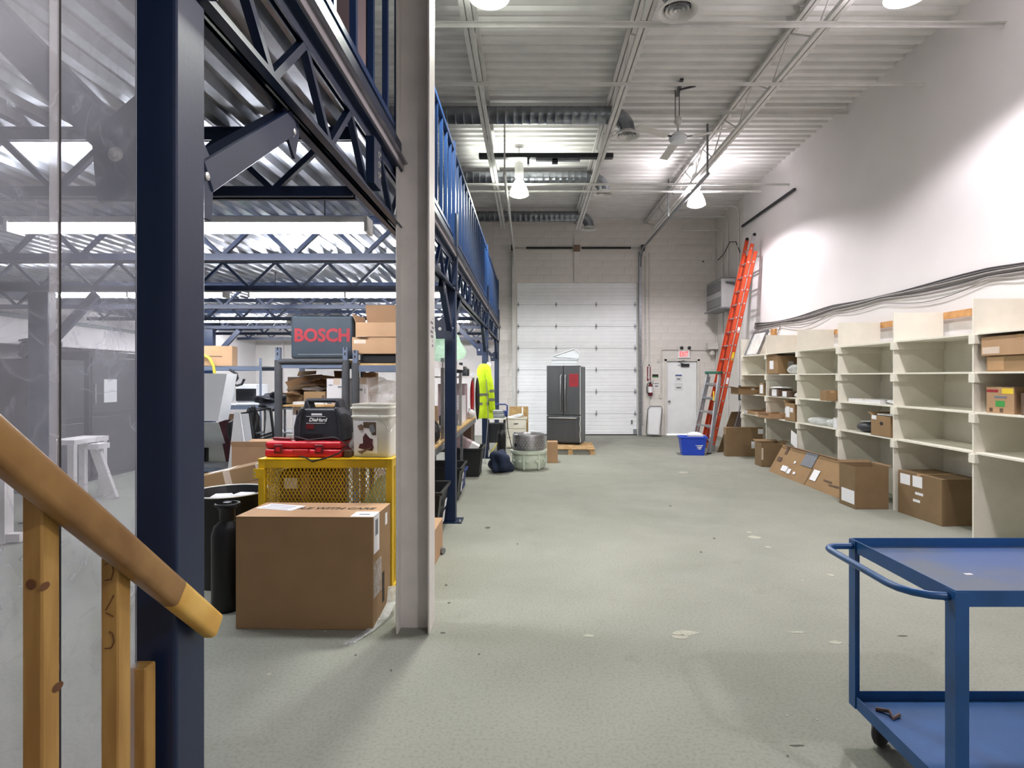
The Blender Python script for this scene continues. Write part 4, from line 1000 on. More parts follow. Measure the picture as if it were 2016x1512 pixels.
for k, (w0, zz) in enumerate(((0.085, 0.20), (0.06, 0.165), (0.045, 0.135))):
    m = MB(); M = Matrix.Translation((0.11, -0.174-0.0, zz)) @ Matrix.Rotation(math.radians(-10), 4, 'X')
    m.prism([(-w0, 0.012), (-w0*0.3, 0.006), (w0, 0.012), (w0*0.75, -0.008), (-w0*0.2, -0.010)], 'y', -0.004, 0.004, M); m.build('printed_emblem', 'white_print', t, local=True)
tag(MB().blob((3.44, 11.97, 0.385), (0.16, 0.13, 0.075), 0.15, 4, 3).build('white_bag', 'paper', smooth=True), 'white bag bulging out of the blue recycling bin', 'bag')

# trims and boards leaning by the ladder
t = thing('leaning_board', 'tall thin brown board leaning behind the orange ladder', 'board', (4.3, 12.25, 0))
MB().sheet((3.98, 12.28, 0.0), (4.32, 12.42, 0.0), (4.62, 12.42, 0.86), (4.28, 12.28, 0.86), 0.012).build('sheet', 'card_dark', t)
for i in range(4):
    tag(MB().bar((4.08+0.045*i, 11.98+0.03*i, 0.01), (4.62+0.03*i, 12.3+0.02*i, 1.40-0.09*i), 0.035, 0.012, up=(-1, 0, 0.4)).build('metal_trim', 'galv_dark'),
        ['leftmost grey metal trim strip leaning by the far end of the shelving', 'second grey metal trim strip leaning by the shelving end', 'third grey metal trim strip leaning by the shelving end', 'shortest grey metal trim strip leaning against the shelving end'][i], 'trim strip', 'metal trim strips')
# electrical panel and framed screens on the wall
t = thing('breaker_box', 'grey electrical panel on the wall behind the shelving end', 'panel', (XR-0.06, 13.0, 0.9))
MB().box(XR-0.12, XR, 12.62, 13.30, 0.85, 2.3).build('cabinet', 'grey_panel', t, bevel=0.006)
MB().box(XR-0.128, XR-0.121, 12.66, 13.26, 0.95, 2.2).build('door', 'grey_panel', t)
MB().cyl((XR-0.135, 12.72, 1.5), (XR-0.128, 12.72, 1.5), 0.02, 10).build('latch', 'dark_metal', t)
MB().box(XR-0.10, XR, 12.2, 12.3, 1.35, 2.35).build('wire_trough', 'grey_panel', t)
MB().box(XR-0.14, XR, 13.42, 13.60, 1.05, 1.4).build('switch_box', 'dark_metal', t)
t = thing('window_screen', 'grey framed screen standing on top of the far shelving', 'screen', (4.75, 11.55, 2.03))
m = MB(); y0, y1, z0, z1 = 11.2, 11.86, 2.032, 2.50
def fr(y, z): return (4.42 + (z-2.03)*0.42, y, z)
for a, c in (((y0, z0), (y1, z0)), ((y0, z1), (y1, z1)), ((y0, z0), (y0, z1)), ((y1, z0), (y1, z1))): m.bar(fr(*a), fr(*c), 0.03, 0.045, up=(1, 0, 0.3))
m.build('frame', 'galv_dark', t)
MB().sheet(fr(y0, z0), fr(y1, z0), fr(y1, z1), fr(y0, z1), 0.003).build('mesh', 'thin_film', t)
tag(MB().box(4.56, 4.60, 10.75, 10.95, 2.032, 2.50).build('wood_offcut', 'pine', bevel=0.003), 'short pine offcut standing on top of the far shelving', 'wood')

# unit heater on the end of the right wall
t = thing('unit_heater', 'grey wall mounted unit heater behind the orange ladder top', 'heater', (4.95, 14.7, 3.3))
hx0, hx1, hy0, hy1, hz0, hz1 = 4.70, 5.045, 14.15, 15.35, 3.30, 4.02
MB().box(hx0, hx1, hy0, hy1, hz0, hz1).build('cabinet', 'heater_grey', t, bevel=0.012)
MB().box(hx0-0.012, hx0-0.0005, hy0+0.06, hy1-0.06, hz1-0.30, hz1-0.05).build('upper_grille', 'grille_dark', t)
MB().box(hx0-0.012, hx0-0.0005, hy0+0.06, hy1-0.06, hz0+0.05, hz0+0.27).build('lower_grille', 'grille_dark', t)
for k in range(6):
    MB().box(hx0-0.018, hx0-0.012, hy0+0.07, hy1-0.07, hz1-0.285+k*0.04, hz1-0.27+k*0.04).build('louvre', 'heater_grey', t)
    MB().box(hx0-0.018, hx0-0.012, hy0+0.07, hy1-0.07, hz0+0.065+k*0.034, hz0+0.08+k*0.034).build('louvre', 'heater_grey', t)
MB().box(hx0-0.05, hx1, hy0-0.05, hy1+0.05, hz0-0.03, hz0-0.002).build('drip_tray', 'galv_dark', t)
MB().box(hx0, hx1, hy0-0.03, hy1, hz1+0.001, hz1+0.015).build('lid', 'galv_dark', t)
MB().bar((4.80, hy0-0.01, hz1-0.10), (4.98, hy0-0.10, hz1-0.12), 0.12, 0.03).build('deflector', 'dark_metal', t)

# exit sign, signs, extinguisher
yw = YB - 0.008
t = thing('exit_sign', 'lit red EXIT sign box with two lamp heads above the door', 'sign', (AX(1345.5, YB), yw, AZ(697, YB)))
MB().box(AX(1334, YB), AX(1357, YB), yw-0.06, yw, AZ(705, YB), AZ(690.5, YB)).build('sign_box', 'appl_white', t, bevel=0.005)
MB().box(AX(1333, YB), AX(1357, YB), yw-0.07, yw, AZ(690.3, YB), AZ(682, YB)).build('battery_box', 'col_white', t, bevel=0.006)
for px in (1340, 1355): MB().lathe([(0.03, 0), (0.045, 0.03), (0.045, 0.06), (0.02, 0.07)], (AX(px, YB), yw-0.05, AZ(685, YB)), 12, Matrix.Rotation(PI/2, 4, 'X')).build('lamp_head', 'dark_metal', t)
text('EXIT', 0.19, 'exit_red', t, face_cam(AX(1345.2, YB), yw-0.0615, AZ(697.8, YB)), bold=0.004, sx=0.62)
t = thing('extinguisher_sign', 'red sign with a white arrow pointing down above the extinguisher', 'sign', (AX(1277, YB), yw, AZ(733, YB)))
xa, xb = AX(1273.6, YB), AX(1281, YB)
MB().box(xa, xb, yw-0.004, yw, AZ(750, YB), AZ(722, YB)).build('plate', 'dark_red_print', t)
xm = (xa+xb)/2; z1, z0 = AZ(723, YB), AZ(748, YB)
MB().prism([(xm-0.02, z1), (xm+0.02, z1), (xm+0.02, z0+0.09), (xm+0.036, z0+0.09), (xm, z0), (xm-0.036, z0+0.09), (xm-0.02, z0+0.09)], 'y', yw-0.007, yw-0.0045).build('arrow', 'white_print', t)
MB().lathe([(0.02, 0), (0.02, 0.02)], (xm, yw-0.02, AZ(719, YB)), 10, Matrix.Rotation(PI/2, 4, 'X')).build('hook', 'black_metal', t)
t = thing('fire_extinguisher', 'fire extinguisher with a white label hung on the end wall', 'extinguisher', (AX(1279, YB), YB-0.09, AZ(779, YB)))
ex, ey, ez = AX(1279, YB), YB-0.095, AZ(779, YB)
MB().lathe([(0.001, 0), (0.055, 0.0), (0.062, 0.02), (0.062, 0.27), (0.045, 0.31), (0.02, 0.33)], (ex, ey, ez), 18).build('cylinder', 'red_dark', t, smooth=True)
MB().lathe([(0.0635, 0.09), (0.0635, 0.25)], (ex, ey, ez), 18, caps=False).build('label_band', 'label_paper', t, smooth=True)
m = MB(); m.box(ex-0.02, ex+0.02, ey-0.02, ey+0.02, ez+0.33, ez+0.37); m.bar((ex, ey, ez+0.37), (ex+0.10, ey, ez+0.41), 0.02, 0.01); m.bar((ex, ey, ez+0.35), (ex+0.09, ey, ez+0.35), 0.02, 0.01); m.build('valve', 'black_metal', t)
MB().tube([(ex-0.02, ey, ez+0.35), (ex-0.08, ey, ez+0.33), (ex-0.095, ey, ez+0.2), (ex-0.085, ey, ez+0.08), (ex-0.05, ey-0.05, ez+0.03)], 0.012, 8).build('hose', 'black_plastic', t, smooth=True)
for lab, nm, pl, pr, pt, pb, mm, strips in (('small black and green notice left of the exit door', 'wall_notice', 1284, 1296, 737, 743, 'black_print', [('green_print', .1, .9, .1, .3)]),
        ('white printed notice below the black notice beside the extinguisher', 'wall_notice', 1285.5, 1298, 754, 765, 'paper', [('grey_print', .2, .9, .8, .95), ('grey_print', .3, .8, .3, .55)])):
    x0, x1, z0, z1 = AX(pl, YB), AX(pr, YB), AZ(pb, YB), AZ(pt, YB)
    o = tag(MB().box(x0, x1, yw-0.003, yw, z0, z1).build(nm, mm), lab, 'notice')
    for (sm, u0, u1, v0, v1) in strips: MB().box(x0+(x1-x0)*u0, x0+(x1-x0)*u1, yw-0.0045, yw-0.0032, z0+(z1-z0)*v0, z0+(z1-z0)*v1).build('print', sm, o)
yd = YB + 0.029
for lab, pl, pr, pt, pb, head in (('white notice with a blue heading taped on the exit door', 1329.5, 1343.5, 737, 752, 'blue_print'), ('faint white notice lower on the exit door', 1328.5, 1345, 755, 769, 'grey_print')):
    x0, x1, z0, z1 = AX(pl, YB), AX(pr, YB), AZ(pb, YB), AZ(pt, YB)
    o = tag(MB().box(x0, x1, yd-0.003, yd-0.0005, z0, z1).build('door_notice', 'paper'), lab, 'notice')
    MB().box(x0+0.01, x1-0.01, yd-0.0042, yd-0.0031, z1-0.05 if head == 'blue_print' else z1-0.015, z1-0.008).build('heading', head, o)
    MB().box(x0+0.05, x1-0.05, yd-0.0042, yd-0.0031, z0+0.06, z0+0.10).build('print', 'grey_print', o)
tag(MB().box(AX(1297, YB), AX(1302, YB), yw-0.04, yw, AZ(784, YB), AZ(776, YB)).build('switch_box', 'col_white', bevel=0.004), 'white switch box on the wall left of the exit door', 'switch')
tag(MB().box(AX(1293.5, YB), AX(1297, YB), yw-0.04, yw, AZ(713, YB), AZ(707, YB)).build('door_contact', 'col_white', bevel=0.004), 'small white contact box high beside the exit door', 'box')
tag(MB().lathe([(0.001, 0.0), (0.02, 0), (0.018, 0.03)], (AX(1384, YB), yw, AZ(515, YB)), 10, Matrix.Rotation(PI/2, 4, 'X')).build('wall_sensor', 'black_plastic'), 'tiny black sensor high on the end wall', 'sensor')

# white cushion-like panel in a black wire frame standing by the door
t = thing('padded_board', 'white padded panel in a thin black wire frame beside the exit door', 'panel', (AX(1287, 15.5), 15.5, 0))
d = 15.55
def pp(px, py): return (AX(px, d), d - 0.0, AZ(py, d))
m = MB(); m.prism([(AX(1276, d), 0.05), (AX(1298, d), 0.03), (AX(1303, d), AZ(806, d)), (AX(1300, d), AZ(801, d)), (AX(1280, d), AZ(801, d)), (AX(1277, d), AZ(806, d))], 'y', d, d+0.12); m.build('pad', 'appl_white', t, bevel=0.03, seg=3)
MB().tube([(AX(1275, d), d-0.02, AZ(806, d)), (AX(1271, d), d-0.04, AZ(852, d)), (AX(1273, d), d-0.08, 0.03), (AX(1285, d), d-0.1, 0.012), (AX(1300, d), d-0.08, 0.012), (AX(1300, d), d-0.04, AZ(845, d)), (AX(1303.5, d), d-0.02, AZ(806, d)), (AX(1301, d), d-0.02, AZ(800, d)), (AX(1280, d), d-0.02, AZ(800, d)), (AX(1275, d), d-0.02, AZ(806, d))], 0.009, 6).build('wire_frame', 'black_metal', t, smooth=True)

# fridge on a pallet
t = thing('pallet', 'pale wooden pallet under the fridge', 'pallet', (0.88, 12.5, 0), math.radians(-3))
for k in range(6): MB().box(-0.5, 0.5, -0.60+k*0.215, -0.60+k*0.215+0.13, 0.105, 0.125).build('deck_board', 'pallet_wood', t, local=True, bevel=0.002)
for x in (-0.45, 0, 0.45):
    for y in (-0.53, 0, 0.5): MB().box(x-0.045, x+0.045, y-0.06, y+0.06, 0.018, 0.1045).build('block', 'pallet_wood', t, local=True)
    MB().box(x-0.05, x+0.05, -0.6, 0.605, 0, 0.0178).build('runner', 'pallet_wood', t, local=True)
t = thing('refrigerator', 'dark stainless french door refrigerator standing on the pallet', 'refrigerator', (0.83, 12.93, 0.126), math.radians(-15))
W2, H = 0.375, 1.72
MB().box(-W2+0.01, W2-0.01, -0.26, 0.36, 0.02, H-0.02).build('cabinet', 'fridge_side', t, local=True, bevel=0.006)
for s in (-1, 1):
    o = MB().box(min(s*0.003, s*W2), max(s*0.003, s*W2), -0.345, -0.265, 0.64, H).build('door', 'fridge', t, local=True, bevel=0.014, seg=3)
    MB().tube([(s*0.045, -0.347, 0.72), (s*0.05, -0.395, 0.76), (s*0.05, -0.40, 1.12), (s*0.05, -0.395, 1.48), (s*0.045, -0.347, 1.52)], 0.013, 10).build('handle', 'steel', o, local=True, smooth=True)
o = MB().box(-W2, W2, -0.345, -0.265, 0.05, 0.632).build('freezer_drawer', 'fridge', t, local=True, bevel=0.014, seg=3)
MB().tube([(-0.32, -0.347, 0.575), (-0.30, -0.40, 0.58), (0.30, -0.40, 0.58), (0.32, -0.347, 0.575)], 0.014, 10).build('handle', 'steel', o, local=True, smooth=True)
m = MB(); pts = [(W2-0.004+0.006*math.sin(k*1.3), -0.348, 0.06+0.57*k/12) for k in range(13)]
m.tube(pts, 0.006, 5).build('tape_edge', 'white_print', o, local=True)
MB().tube([(W2-0.003, -0.347, 0.66), (W2-0.003, -0.347, H-0.03)], 0.005, 5).build('tape_edge', 'white_print', t, local=True)
for x in (-0.3, 0.3): MB().box(x-0.04, x+0.04, -0.3, 0.3, 0, 0.02).build('foot', 'black_plastic', t, local=True)
MB().box(-0.30, 0.30, -0.2, 0.1, H-0.02, H).build('hinge_cover', 'black_plastic', t, local=True)
Mx = Matrix.Translation((0.83, 12.93, 0.126)) @ Matrix.Rotation(math.radians(-15), 4, 'Z')
sg_ = thing('red_notice', 'red paper notice taped on the right fridge door', 'notice', tuple(Mx @ Vector((0.23, -0.349, 1.4))), math.radians(-15))
MB().box(-0.10, 0.10, -0.002, 0, -0.14, 0.14).build('sheet', 'red_print', sg_, local=True)
for k in range(4): MB().box(-0.075, 0.075-0.02*(k % 2), -0.003, -0.0021, 0.09-k*0.045, 0.103-k*0.045).build('print_line', 'dark_red_print', sg_, local=True)
# clear drawers on the fridge
t = thing('crisper_bin', 'clear plastic fridge drawer lying on top of the refrigerator', 'drawer', tuple(Mx @ Vector((-0.02, -0.05, H+0.001))), math.radians(-8))
m = MB(); w, d2, h, th = 0.27, 0.22, 0.15, 0.004
m.box(-w, w, -d2, d2, 0, th); m.box(-w, w, -d2, -d2+th, th, h); m.box(-w, w, d2-th, d2, th, h); m.box(-w, -w+th, -d2, d2, th, h); m.box(w-th, w, -d2, d2, th, h); m.build('body', 'clear_plastic', t, local=True)
m = MB(); m.box(-w-.015, w+.015, -d2-.015, -d2, h-.02, h); m.box(-w-.015, w+.015, d2, d2+.015, h-.02, h); m.box(-w-.015, -w, -d2, d2, h-.02, h); m.box(w, w+.015, -d2, d2, h-.02, h); m.box(-w, w, -d2-0.006, -d2, 0.05, 0.06); m.build('rim', 'clear_plastic', t, local=True)
t = thing('crisper_bin', 'clear plastic fridge drawer tipped on top of the other one', 'drawer', tuple(Mx @ Vector((0.02, -0.03, H+0.155))), math.radians(-6))
m = MB(); a = 0.0
m.prism([(-0.29, 0.03), (0.27, 0.0), (0.28, 0.12), (0.17, 0.21), (-0.31, 0.05)], 'y', -0.19, -0.186); m.prism([(-0.29, 0.03), (0.27, 0.0), (0.28, 0.12), (0.17, 0.21), (-0.31, 0.05)], 'y', 0.186, 0.19); m.sheet((-0.29, -0.19, 0.03), (0.27, -0.19, 0.0), (0.27, 0.19, 0.0), (-0.29, 0.19, 0.03), 0.004); m.sheet((0.27, -0.19, 0.0), (0.28, -0.19, 0.12), (0.28, 0.19, 0.12), (0.27, 0.19, 0), 0.004)
m.build('body', 'clear_plastic', t, local=True)
m = MB(); m.tube([(-0.31, -0.195, 0.05), (0.17, -0.195, 0.215), (0.28, -0.195, 0.125)], 0.01, 6); m.tube([(-0.31, 0.195, 0.05), (0.17, 0.195, 0.215), (0.28, 0.195, 0.125)], 0.01, 6); m.build('rim', 'clear_plastic', t, local=True)

# washing machine drum and tub, carton, bag
wx, wy = AX(1041, 10.05), 10.12
t = thing('washer_tub', 'pale green white plastic washer tub on the floor', 'tub', (wx, wy, 0))
MB().lathe([(0.001, 0.0), (0.24, 0.0), (0.27, 0.03), (0.285, 0.05), (0.285, 0.10), (0.292, 0.11), (0.292, 0.27), (0.318, 0.28), (0.322, 0.33), (0.30, 0.335), (0.001, 0.335)], (wx, wy, 0), 28).build('shell', 'tub_white', t, smooth=True)
for a in (-150, -120, -95, -62, -30): MB().lathe([(0.022, 0), (0.026, 0.03), (0.012, 0.034)], (wx+0.283*math.cos(math.radians(a)), wy+0.283*math.sin(math.radians(a)), 0.16), 10, Matrix.Rotation(math.radians(a), 4, 'Z') @ Matrix.Rotation(PI/2, 4, 'Y')).build('boss', 'tub_white', t)
for a in (-155, -105, -55, -10): c, s = math.cos(math.radians(a)), math.sin(math.radians(a)); MB().bar((wx+0.30*c, wy+0.30*s, 0.02), (wx+0.30*c, wy+0.30*s, 0.28), 0.03, 0.02, up=(c, s, 0)).build('rib', 'tub_white', t)
t = thing('washer_drum', 'perforated stainless washer drum sitting on the pale tub', 'drum', (wx, wy, 0.336))
MB().lathe([(0.27, 0.0), (0.282, 0.01), (0.282, 0.25), (0.275, 0.27), (0.235, 0.285), (0.225, 0.27), (0.222, 0.02), (0.001, 0.02)], (wx, wy, 0.336), 32, caps=False).build('shell', 'steel', t, smooth=True)
hb_ = None
for r_ in range(4):
    for k in range(11):
        a = math.radians(-150 + k*12 + (6 if r_ % 2 else 0))
        MB().lathe([(0.009, 0), (0.011, 0.004), (0.004, 0.005)], (wx+0.281*math.cos(a), wy+0.281*math.sin(a), 0.336+0.06+r_*0.042), 6, Matrix.Rotation(a, 4, 'Z') @ Matrix.Rotation(PI/2, 4, 'Y')).build('perforation', 'zinc', t)
MB().lathe([(0.035, 0), (0.038, 0.006), (0.03, 0.008)], (wx+0.28*math.cos(-2.5), wy+0.28*math.sin(-2.5), 0.336+0.09), 12, Matrix.Rotation(-2.5, 4, 'Z') @ Matrix.Rotation(PI/2, 4, 'Y')).build('baffle_plug', 'dark_metal', t)
cbox('plain brown carton between the washer tub and the pallet', AX(1078, 10.75), AX(1098, 10.75), 10.75, 11.0, 0, 0.39, 0, 'card_light')
tag(MB().blob((AX(985, 9.75), 9.75, 0.17), (0.2, 0.24, 0.2), 0.42, 33, 4, -0.168, fold=5).build('duffel_bag', 'navy_cloth', smooth=True), 'slumped navy cloth bag on the floor beside the washer tub', 'bag')

# small cabinets behind the drum
t = thing('drawer_cabinet', 'pale grey drawer cabinet behind the washer drum', 'cabinet', (AX(1016, 12.9), 13.1, 0))
x0, x1 = AX(996, 12.9), AX(1036, 12.9)
MB().box(x0, x1, 12.92, 13.35, 0.02, 0.66).build('body', 'shelf_white', t, bevel=0.004)
for k in range(3):
    o = MB().box(x0+0.02, x1-0.02, 12.905, 12.919, 0.05+k*0.2, 0.23+k*0.2).build('drawer', 'shelf_white', t, bevel=0.003)
    MB().box((x0+x1)/2-0.05, (x0+x1)/2+0.05, 12.895, 12.905, 0.15+k*0.2, 0.165+k*0.2).build('pull', 'dark_metal', o)
MB().box(x0-0.02, x1+0.02, 12.9, 13.37, 0.66, 0.685).build('top', 'shelf_white', t)
tag(MB().box(AX(1003, 13.6), AX(1040, 13.6), 13.55, 13.58, 0, AZ(800, 13.6)).build('plywood_sheet', 'plywood', bevel=0.003), 'upright plywood panel behind the drawer cabinet', 'panel')
for k in range(5):
    tag(MB().sheet((x0+0.05+0.06*k, 12.95+0.03*k, 0.687+0.012*k), (x0+0.24+0.04*k, 12.97, 0.687+0.012*k), (x0+0.22+0.04*k, 13.2, 0.70+0.014*k), (x0+0.06+0.05*k, 13.22, 0.70+0.014*k), 0.008).build('paper_stack', 'paper'),
        ['lowest loose papers on the drawer cabinet', 'second layer of loose papers on the drawer cabinet', 'middle loose papers on the drawer cabinet', 'upper loose papers on the drawer cabinet', 'topmost loose papers on the drawer cabinet'][k], 'paper', 'papers on the drawer cabinet')
tag(MB().box(AX(1027, 13.0), AX(1030, 13.0), 13.0, 13.03, 0.75, 0.92).build('roller_handle', 'white_print', bevel=0.003), 'thin white stick standing on the drawer cabinet papers', 'stick')
# bench with trays in front of it
t = thing('small_table', 'small table with a pale top below the hanging jacket', 'table', (AX(980, 12.2), 12.4, 0))
tx0, tx1 = AX(956, 12.2), AX(995, 12.2)
MB().box(tx0, tx1, 12.2, 12.75, 0.70, 0.725).build('top', 'shelf_white', t, bevel=0.003)
for x in (tx0+0.03, tx1-0.03):
    for y in (12.24, 12.71): MB().box(x-0.015, x+0.015, y-0.015, y+0.015, 0, 0.70).build('leg', 'dark_metal', t)
MB().box(tx0+0.02, tx1-0.02, 12.3, 12.7, 0.2, 0.6).build('dark_box', 'black_plastic', t)
for k in range(4):
    tag(MB().box(tx0+0.0+0.01*k, tx1-0.02-0.012*k, 12.22, 12.6, 0.7265+k*0.042, 0.765+k*0.042).build('metal_tray', 'alu' if k % 2 else 'galv_dark', bevel=0.008),
        ['bottom tray of the stack on the small table', 'second tray of the stack on the small table', 'third tray of the stack on the small table', 'top tray of the stack on the small table'][k], 'tray', 'trays on the small table')
t = thing('tool_tote', 'dark blue tote with a raised handle behind the metal trays', 'tote', (AX(985, 12.72), 12.72, 0.726))
MB().box(tx0+0.05, tx1+0.03, 12.62, 12.74, 0.7265, 0.86).build('body', 'cabinet_blue', t, bevel=0.01)
MB().tube([(tx0+0.06, 12.68, 0.85), (tx0+0.06, 12.68, 0.97), (tx0+0.09, 12.68, 1.0), (tx1-0.02, 12.68, 1.0), (tx1+0.02, 12.68, 0.97), (tx1+0.02, 12.68, 0.85)], 0.016, 8).build('handle', 'cabinet_blue', t, smooth=True)
def gas_cyl(lab, x, y, r, h, mt='black_metal', grp=None):
    t = thing('gas_cylinder', lab, 'gas cylinder', (x, y, 0), group=grp)
    MB().lathe([(0.001, 0), (r*0.92, 0), (r, 0.02), (r, h*0.70), (r*0.85, h*0.78), (r*0.45, h*0.83), (r*0.35, h*0.86)], (x, y, 0), 24).build('body', mt, t, smooth=True)
    m = MB(); m.lathe([(r*0.45, h*0.82), (r*0.5, h*0.86), (r*0.50, h*0.93), (r*0.62, h*0.955)], (x, y, 0), 18, caps=False); m.build('collar', mt, t, smooth=True)
    MB().lathe([(r*0.18, h*0.86), (r*0.18, h*0.97), (r*0.28, h*0.975), (r*0.28, h)], (x, y, 0), 10).build('valve', 'dark_metal', t)
    MB().tube(arc((x, y, h*0.985), r*0.75, PI*1.15, PI*2.75, 12, 'xy'), r*0.09, 8).build('guard_ring', mt, t, smooth=True)
    return t
gas_cyl('dark gas cylinder standing behind the navy bag', AX(987, 11.0), 11.0, 0.085, 0.72)
tag(MB().tube([(AX(965, 10.7), 10.7, 0.005), (AX(968, 10.7), 10.7, 0.12), (AX(965, 10.7), 10.75, 0.22), (AX(975, 10.7), 10.7, 0.3), (AX(979, 10.7), 10.7, 0.38), (AX(970, 10.7), 10.65, 0.24), (AX(972, 10.7), 10.65, 0.05)], 0.008, 6).build('yellow_cable', 'cable_yellow'), 'tangled yellow cord hanging below the jacket', 'cord')
tag(MB().tube([(AX(957, 10.6), 10.62, 1.55), (AX(961, 10.6), 10.62, 0.9), (AX(957, 10.6), 10.6, 0.35), (AX(954, 10.6), 10.6, 0.12), (AX(958, 10.6), 10.55, 0.01)], 0.008, 6).build('power_cable', 'cable_light'), 'pale power cord hanging down beside the jacket', 'cord')
tag(MB().tube([(AX(998, 11.4), 11.4, 0.85), (AX(1000, 11.4), 11.4, 0.55), (AX(1006, 11.4), 11.4, 0.28), (AX(1010, 11.4), 11.35, 0.15)], 0.009, 6).build('black_hose', 'black_plastic'), 'black hose drooping from the table to the tub', 'hose')
# ================================================================== under the mezzanine, near group
# big carton
t = thing('cardboard_carton', 'large brown carton printed HANDLE WITH CARE beside the white column', 'box', (-1.42, 3.87, 0), math.radians(-1.5))
w, d, h = 0.44, 0.205, 0.714
MB().box(-w, w, -d, d, 0, h-0.004).build('body', 'card', t, local=True, bevel=0.004)
for s in (-1, 1): MB().box(-w, w, min(s*0.0015, s*d), max(s*0.0015, s*d), h-0.0035, h).build('flap', 'card_light', t, local=True)  # paler than the body: light falling on the top is put into the colour
text('HANDLE WITH CARE', 0.075, 'black_print', t, Matrix.Translation((0.02, 0.03, h+0.0006)), bold=0.0016, sx=1.0, local=True, shear=0.2)
M = Matrix.Rotation(math.radians(-14), 4, 'Z')
MB().box(-0.14, 0.14, -0.075, 0.075, 0, 0.0012, Matrix.Translation((-0.27, 0.06, h+0.0006)) @ M).build('packing_slip', 'label_paper', t, local=True)
m = MB()
for k in range(3): m.box(-0.11, 0.09, -0.05+0.04*k, -0.043+0.04*k, 0.0012, 0.0017, Matrix.Translation((-0.27, 0.06, h+0.0006)) @ M)
m.build('slip_print', 'grey_print', t, local=True)
MB().box(0.29, 0.44, -0.195, -0.06, h+0.0005, h+0.0016).build('shipping_label', 'label_paper', t, local=True)
MB().box(0.33, 0.40, -0.15, -0.12, h+0.0017, h+0.002).build('label_print', 'grey_print', t, local=True)
MB().box(w+0.0003, w+0.0014, -0.19, -0.07, h-0.24, h-0.002).build('shipping_label', 'label_paper', t, local=True)
MB().box(w+0.0015, w+0.0019, -0.16, -0.10, h-0.13, h-0.03).build('label_print', 'grey_print', t, local=True)
MB().box(w+0.0003, w+0.0016, -0.19, -0.02, h-0.52, h-0.30).build('document_pouch', 'thin_film', t, local=True)
MB().box(w+0.0003, w+0.0014, 0.0, 0.05, h-0.62, h-0.42).build('label_print', 'black_print', t, local=True)
MB().box(w+0.0003, w+0.0014, 0.07, 0.12, h-0.12, h-0.04).build('arrow_print', 'white_print', t, local=True)

# yellow mesh cage
YX0, YX1, YY0, YY1, YH = -1.93, -0.975, 4.12, 4.72, 1.012
t = thing('yellow_cage', 'yellow steel mesh storage cage behind the large carton', 'cage', ((YX0+YX1)/2, (YY0+YY1)/2, 0))
for x in (YX0, YX1-0.045):
    for y in (YY0, YY1-0.045): MB().box(x, x+0.045, y, y+0.045, 0, YH-0.003).build('post', 'yellow_paint', t, bevel=0.003)
MB().box(YX0-0.003, YX1+0.003, YY0-0.003, YY1+0.003, YH-0.002, YH+0.004).build('top_plate', 'yellow_paint', t)
for y in (YY0, YY1-0.04):
    for z in (YH-0.06, 0.03): MB().box(YX0+0.046, YX1-0.046, y+0.004, y+0.034, z, z+0.055).build('rail', 'yellow_paint', t)
for x in (YX0, YX1-0.04):
    for z in (YH-0.06, 0.03): MB().box(x+0.004, x+0.034, YY0+0.046, YY1-0.046, z, z+0.055).build('rail', 'yellow_paint', t)
def diamonds(u0, u1, z0, z1, P, nm):
    m = MB(); du, dz = 0.026, 0.047; sl = dz/du
    for sgn in (1, -1):
        c = -(z1-z0)/sl
        while c < (u1-u0):
            # line: u = c + k/sl going up
            a, b_ = 0.0, z1-z0
            ua, ub = c, c+(z1-z0)/sl
            if ua < 0: a = -ua*sl; ua = 0
            if ub > u1-u0: b_ = (u1-u0-c)*sl; ub = u1-u0
            if b_ - a > 0.005:
                p, q = ((u0+ua, z0+a), (u0+ub, z0+b_)) if sgn > 0 else ((u1-ua, z0+a), (u1-ub, z0+b_))
                m.bar(P(*p), P(*q), 0.0038, 0.0038)
            c += du
    o = m.build(nm, 'yellow_paint', t, recalc=False); o['kind'] = 'stuff'; return o
diamonds(YX0+0.045, YX1-0.045, 0.09, YH-0.06, lambda u, z: (u, YY0+0.02, z), 'mesh_panel')
diamonds(YY0+0.045, YY1-0.045, 0.09, YH-0.06, lambda u, z: (YX0+0.02, u, z), 'mesh_panel')
diamonds(YY0+0.045, YY1-0.045, 0.09, YH-0.06, lambda u, z: (YX1-0.02, u, z), 'mesh_panel')
o = MB().box(YX0-0.028, YX0+0.045, YY0-0.012, YY0-0.001, YH-0.13, YH-0.065).build('hasp', 'yellow_paint', t)
for z in (YH-0.115, YH-0.09): MB().lathe([(0.006, 0), (0.006, 0.005)], (YX0-0.015, YY0-0.012, z), 8, Matrix.Rotation(PI/2, 4, 'X')).build('bolt', 'zinc', o)
MB().box(YX0+0.05, YX1-0.05, YY0+0.05, YY1-0.05, 0.02, 0.03).build('bottom_plate', 'yellow_paint', t)
diamonds(YX0+0.045, YX1-0.045, 0.09, YH-0.06, lambda u, z: (u, YY1-0.02, z), 'mesh_panel')
tag(MB().blob((-1.16, 4.42, 0.46), (0.14, 0.2, 0.42), 0.2, 41, 3, -0.42).build('green_bag', 'green_film', smooth=True), 'green bag stored inside the yellow cage', 'bag')
cbox('brown carton stored inside the yellow cage', -1.84, -1.46, 4.26, 4.62, 0.031, 0.90, 0, 'card_dark', [('f', 0.1, 0.35, 0.86, 0.95, W)])

